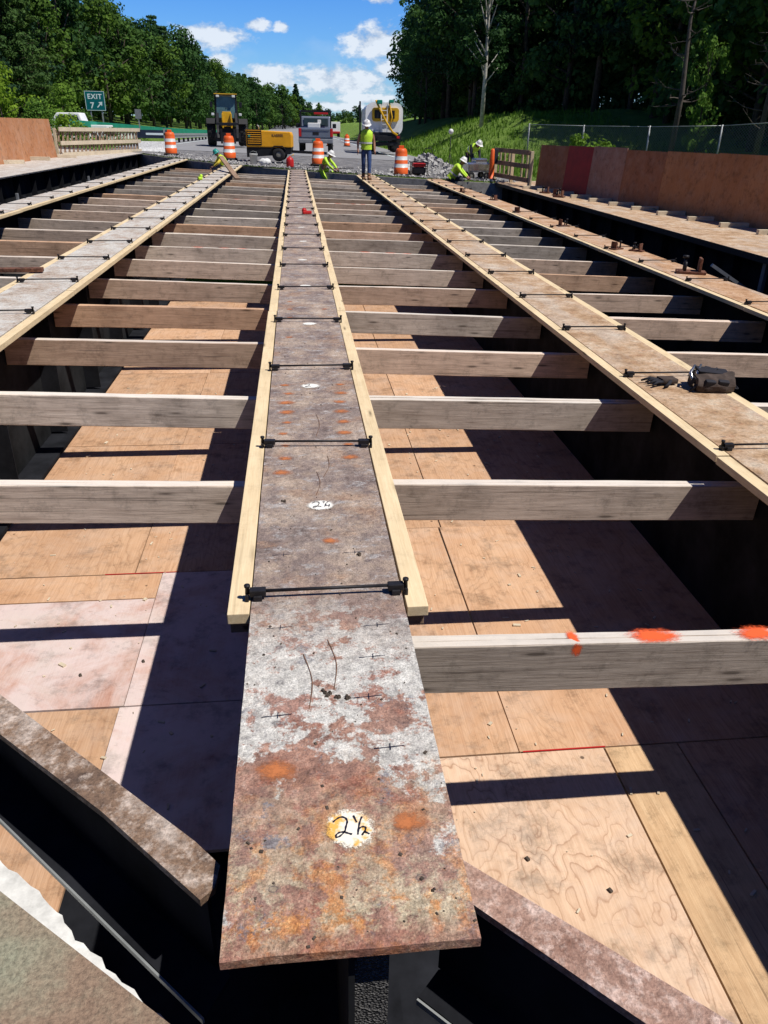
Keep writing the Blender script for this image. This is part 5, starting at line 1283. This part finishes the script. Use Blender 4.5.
    if vest:
        ax = (p['chest'] - p['pel']).normalized(); sd = Vector((1, 0, 0)); fr_ = sd.cross(ax).normalized(); Lc = (p['chest'] - p['pel']).length
        mb = MB(); prev = None; prof_ = [(-.10, .185, .150), (.10, .180, .145), (.45, .185, .148), (.85, .205, .155), (1.10, .215, .150), (1.25, .200, .125), (1.40, .130, .095), (1.47, .085, .075)]
        for fz, rx, ry in prof_:
            wob = [1 + .035 * math.sin(5 * 2 * math.pi * k / 24 + fz * 9) for k in range(24)]
            ring = [mb.bm.verts.new(p['pel'] + ax * Lc * fz + sd * rx * wob[k] * math.cos(2 * math.pi * k / 24) + fr_ * ry * wob[k] * math.sin(2 * math.pi * k / 24)) for k in range(24)]
            if prev:
                for k in range(24):
                    f_q = mb._f([prev[k], prev[(k + 1) % 24], ring[(k + 1) % 24], ring[k]])
                    if f_q: f_q.smooth = True
            prev = ring
        mb.build('vest', M[vest], t)
        mb = MB(); q = p['pel'] + ax * Lc * .42
        lo = [mb.bm.verts.new(q - ax * .026 + sd * .196 * math.cos(2 * math.pi * k / 24) + fr_ * .160 * math.sin(2 * math.pi * k / 24)) for k in range(24)]
        hi = [mb.bm.verts.new(q + ax * .026 + sd * .197 * math.cos(2 * math.pi * k / 24) + fr_ * .161 * math.sin(2 * math.pi * k / 24)) for k in range(24)]
        for k in range(24): mb._f([lo[k], lo[(k + 1) % 24], hi[(k + 1) % 24], hi[k]])
        mb.build('reflective_band', M['reflect'], t)
    for s in 'LR':
        an = p['an' + s]; to = p['to' + s]; d = (to - an); d.z = 0; d = d.normalized() if d.length > .01 else Vector((0, -1, 0)); a = math.atan2(d.y, d.x)
        MB().box(((an.x + to.x) / 2 + d.x * .02, (an.y + to.y) / 2 + d.y * .02, min(an.z, to.z) - .005), (.29, .105, .085), (0, 0, a), bev=.03).tube([an + Vector((0, 0, -.03)), an + (p['kn' + s] - an).normalized() * .12], [.055, .058], 10).build('boot', M[boots], t)
    hc = hd + (p['head'] - p['chest']).normalized() * .045; d = (f + up * .0); tilt = math.atan2(-f.z, math.hypot(f.x, f.y))
    yawf = math.atan2(f.x, -f.y)
    h = MB().lathe([(.150, 0), (.135, .015), (.122, .02), (.116, .06), (.095, .105), (.055, .135), (0, .145)], n=24)
    h.poly([(-.10, -.09, .012), (.10, -.09, .012), (.07, -.19, .002), (-.07, -.19, .002)], .008)
    h.box((0, 0, .135), (.03, .16, .03), bev=.01)
    h.build('hard_hat', M[hat], t, hc, (tilt * .8, 0, yawf))
    return t
walk = dict(pel=(0, 0, .95), chest=(0, -.02, 1.33), head=(0, -.06, 1.60), shL=(.19, 0, 1.41), shR=(-.19, 0, 1.41), elL=(.27, .03, 1.12), elR=(-.27, .05, 1.12), wrL=(.27, -.06, .87), wrR=(-.28, -.02, .88),
            hipL=(.095, 0, .92), hipR=(-.095, 0, .92), knL=(.09, -.10, .50), knR=(-.085, .02, .50), anL=(.07, -.13, .09), anR=(-.07, .12, .11), toL=(.07, -.29, .04), toR=(-.08, -.04, .04), face=(0, -1, -.45), long=False)
person((2.40, 28.5, gz(1)), R(6), 'man walking along the girder in a lime vest, white hard hat and blue jeans', walk, 'darkcloth', 'hi_vis', 'denim', 'white_plastic', 1.03)
kneel = dict(pel=(0, 0, .50), chest=(0, -.22, .80), head=(0, -.38, 1.0), shL=(.18, -.22, .88), shR=(-.18, -.22, .88), elL=(.24, -.42, .68), elR=(-.24, -.40, .66), wrL=(.12, -.60, .52), wrR=(-.14, -.58, .50),
             hipL=(.10, 0, .48), hipR=(-.10, 0, .48), knL=(.14, -.40, .42), knR=(-.13, -.26, .08), anL=(.14, -.34, .09), anR=(-.13, .16, .10), toL=(.14, -.50, .04), toR=(-.13, .26, .05), face=(0, -1, -.7), long=True)
person((-2.62, 32.7, -.42), R(-70), 'worker in a yellow and lime shirt with a teal helmet, kneeling left of the barrel', kneel, 'hi_vis_y', 'hi_vis', 'darkcloth', 'teal_plastic', .95)
person((1.0, 32.4, -.45), R(65), 'worker in a lime shirt and white hard hat crouching behind the deck end', kneel, 'hi_vis', None, 'hi_vis', 'white_plastic', 1.0)
person((5.75, 30.6, gz(2) - .45), R(75), 'worker in a lime vest and white hard hat kneeling at the orange girder end', kneel, 'hi_vis', 'hi_vis', 'darkcloth', 'white_plastic', 1.05)
bend = dict(pel=(0, 0, .92), chest=(0, -.30, 1.05), head=(0, -.50, 1.16), shL=(.18, -.30, 1.10), shR=(-.18, -.30, 1.10), elL=(.22, -.36, .80), elR=(-.22, -.36, .80), wrL=(.14, -.46, .58), wrR=(-.14, -.46, .58),
            hipL=(.10, 0, .90), hipR=(-.10, 0, .90), knL=(.12, -.10, .50), knR=(-.12, -.02, .50), anL=(.12, .02, .09), anR=(-.12, .08, .09), toL=(.12, -.14, .04), toR=(-.12, -.08, .04), face=(0, -1, -.8), long=True)
person((7.15, 34.2, hgt(7.1, 34.2)), R(30), 'worker in dark clothes, lime vest and white hard hat bending over the silver machine', bend, 'darkcloth', 'hi_vis', 'darkcloth', 'white_plastic', 1.03)

# ------------------------------------------------------------------ sky, sun, camera
SUN = Vector((.49, -.28, 1)).normalized(); el = math.asin(SUN.z); az = math.atan2(SUN.x, SUN.y)
sd = bpy.data.lights.new('sun', 'SUN'); sd.energy = 5.0; sd.angle = R(.53); sd.color = (1, .955, .88)
so = link('sun', sd); so.rotation_euler = (-SUN).to_track_quat('-Z', 'Y').to_euler(); so.location = (20, -10, 40)
w = bpy.data.worlds.new('World'); scene.world = w; w.use_nodes = True; nt = w.node_tree; nt.nodes.clear()
out = nt.nodes.new('ShaderNodeOutputWorld'); bg = nt.nodes.new('ShaderNodeBackground'); lk(nt, bg.outputs[0], out.inputs[0])
sky = nt.nodes.new('ShaderNodeTexSky'); sky.sky_type = 'NISHITA'; sky.sun_disc = False; sky.sun_elevation = el; sky.sun_rotation = az; sky.air_density = 1.0; sky.dust_density = .3; sky.ozone_density = 3.0
tc = nt.nodes.new('ShaderNodeTexCoord'); sp = nt.nodes.new('ShaderNodeSeparateXYZ'); lk(nt, tc.outputs['Generated'], sp.inputs[0])
azn = mth(nt, 'ARCTAN2', sp.outputs[0], sp.outputs[1]); eln = mth(nt, 'ARCSINE', sp.outputs[2])
cb = nt.nodes.new('ShaderNodeCombineXYZ'); lk(nt, azn, cb.inputs[0]); lk(nt, mth(nt, 'MULTIPLY', eln, 1.7), cb.inputs[1])
def wn(scale, det, off=0, rough=.6):
    n = node(nt, 'ShaderNodeTexNoise'); n.inputs['Scale'].default_value = scale; n.inputs['Detail'].default_value = det; n.inputs['Roughness'].default_value = rough
    mp = nt.nodes.new('ShaderNodeMapping'); mp.inputs['Location'].default_value = (off, off * .7, off * .3); lk(nt, cb.outputs[0], mp.inputs[0]); lk(nt, mp.outputs[0], n.inputs['Vector']); return n.outputs[0]
# cumulus: centres (azimuth, elevation) and half-sizes in radians
clouds = [(-.088, .087, .052, .016), (-.105, .090, .03, .009), (-.037, .099, .018, .008), (-.010, .098, .012, .006), (.055, .048, .078, .019), (.100, .086, .055, .024), (-.025, .048, .045, .018), (.112, .060, .026, .015), (-.078, .064, .016, .010),
          (.098, .128, .026, .009), (.045, .022, .09, .006), (-.3, .22, .12, .03), (.4, .3, .15, .04), (.02, .30, .12, .03), (.085, .030, .05, .008)]
dens = 0.0
for a, e, ra, re in clouds:
    u = mth(nt, 'DIVIDE', mth(nt, 'SUBTRACT', azn, a), ra); v = mth(nt, 'DIVIDE', mth(nt, 'SUBTRACT', eln, e), re)
    d = mth(nt, 'SUBTRACT', 1.0, mth(nt, 'SQRT', mth(nt, 'ADD', mth(nt, 'MULTIPLY', u, u), mth(nt, 'MULTIPLY', v, v))))
    dens = mth(nt, 'MAXIMUM', dens, mth(nt, 'MAXIMUM', d, -1.0)) if not isinstance(dens, float) else mth(nt, 'MAXIMUM', d, -1.0)
n1 = wn(38, 7, 3.1, .62); n2 = wn(12, 4, 9.0)
# generic fair-weather cloud elsewhere on the dome
gen = mth(nt, 'MULTIPLY', mth(nt, 'SUBTRACT', wn(3.2, 6, 1.0), .70), 3.0)
front = mth(nt, 'LESS_THAN', mth(nt, 'ABSOLUTE', azn), .6)
gen = mth(nt, 'SUBTRACT', gen, mth(nt, 'MULTIPLY', front, 2.0))
dens = mth(nt, 'MAXIMUM', dens, gen)
field = mth(nt, 'ADD', dens, mth(nt, 'MULTIPLY', mth(nt, 'SUBTRACT', n1, .5), 1.9))
mask = ramp(nt, field, [(.10, 0.0), (.50, .90)])
veil = mth(nt, 'MULTIPLY', ramp(nt, mth(nt, 'ADD', mth(nt, 'MULTIPLY', n2, .8), mth(nt, 'MULTIPLY', eln, -2.6)), [(.20, 0.0), (.5, .30)]), 1.0)
shade = ramp(nt, mth(nt, 'ADD', mth(nt, 'MULTIPLY', n1, .7), mth(nt, 'MULTIPLY', field, .35)), [(.30, (3.6, 4.6, 6.2)), (.58, (8.2, 8.8, 9.6))])
tint = mix(nt, 1.0, sky.outputs[0], ramp(nt, eln, [(0.0, (.62, .98, 1.42)), (.16, (.30, .72, 1.42)), (.42, (.18, .36, .74)), (1.0, (.11, .21, .48))]), 'MULTIPLY')
c = mix(nt, veil, tint, (6.2, 7.4, 9.0)); c = mix(nt, mask, c, shade)
lk(nt, c, bg.inputs[0]); bg.inputs[1].default_value = .1
# camera
f_, p_, y_, r_ = 763.0, .4656, .1136, .02
F = Vector((math.sin(y_) * math.cos(p_), math.cos(y_) * math.cos(p_), -math.sin(p_))); Rt = Vector((math.cos(y_), -math.sin(y_), 0)); U = Rt.cross(F)
R2 = Rt * math.cos(r_) + U * math.sin(r_); U2 = -Rt * math.sin(r_) + U * math.cos(r_)
cd = bpy.data.cameras.new('camera'); cam = link('camera', cd); cam.matrix_world = Matrix((R2, U2, -F)).transposed().to_4x4(); cam.location = (0, 0, 1.5)
cd.sensor_fit = 'VERTICAL'; cd.sensor_height = 24; cd.lens = f_ / 1024 * 24; cd.clip_start = .05; cd.clip_end = 4000
scene.camera = cam
scene.view_settings.view_transform = 'Standard'; scene.view_settings.look = 'None'; scene.view_settings.exposure = 0
scene.cycles.transparent_max_bounces = 12
scene.cycles.diffuse_bounces = 2
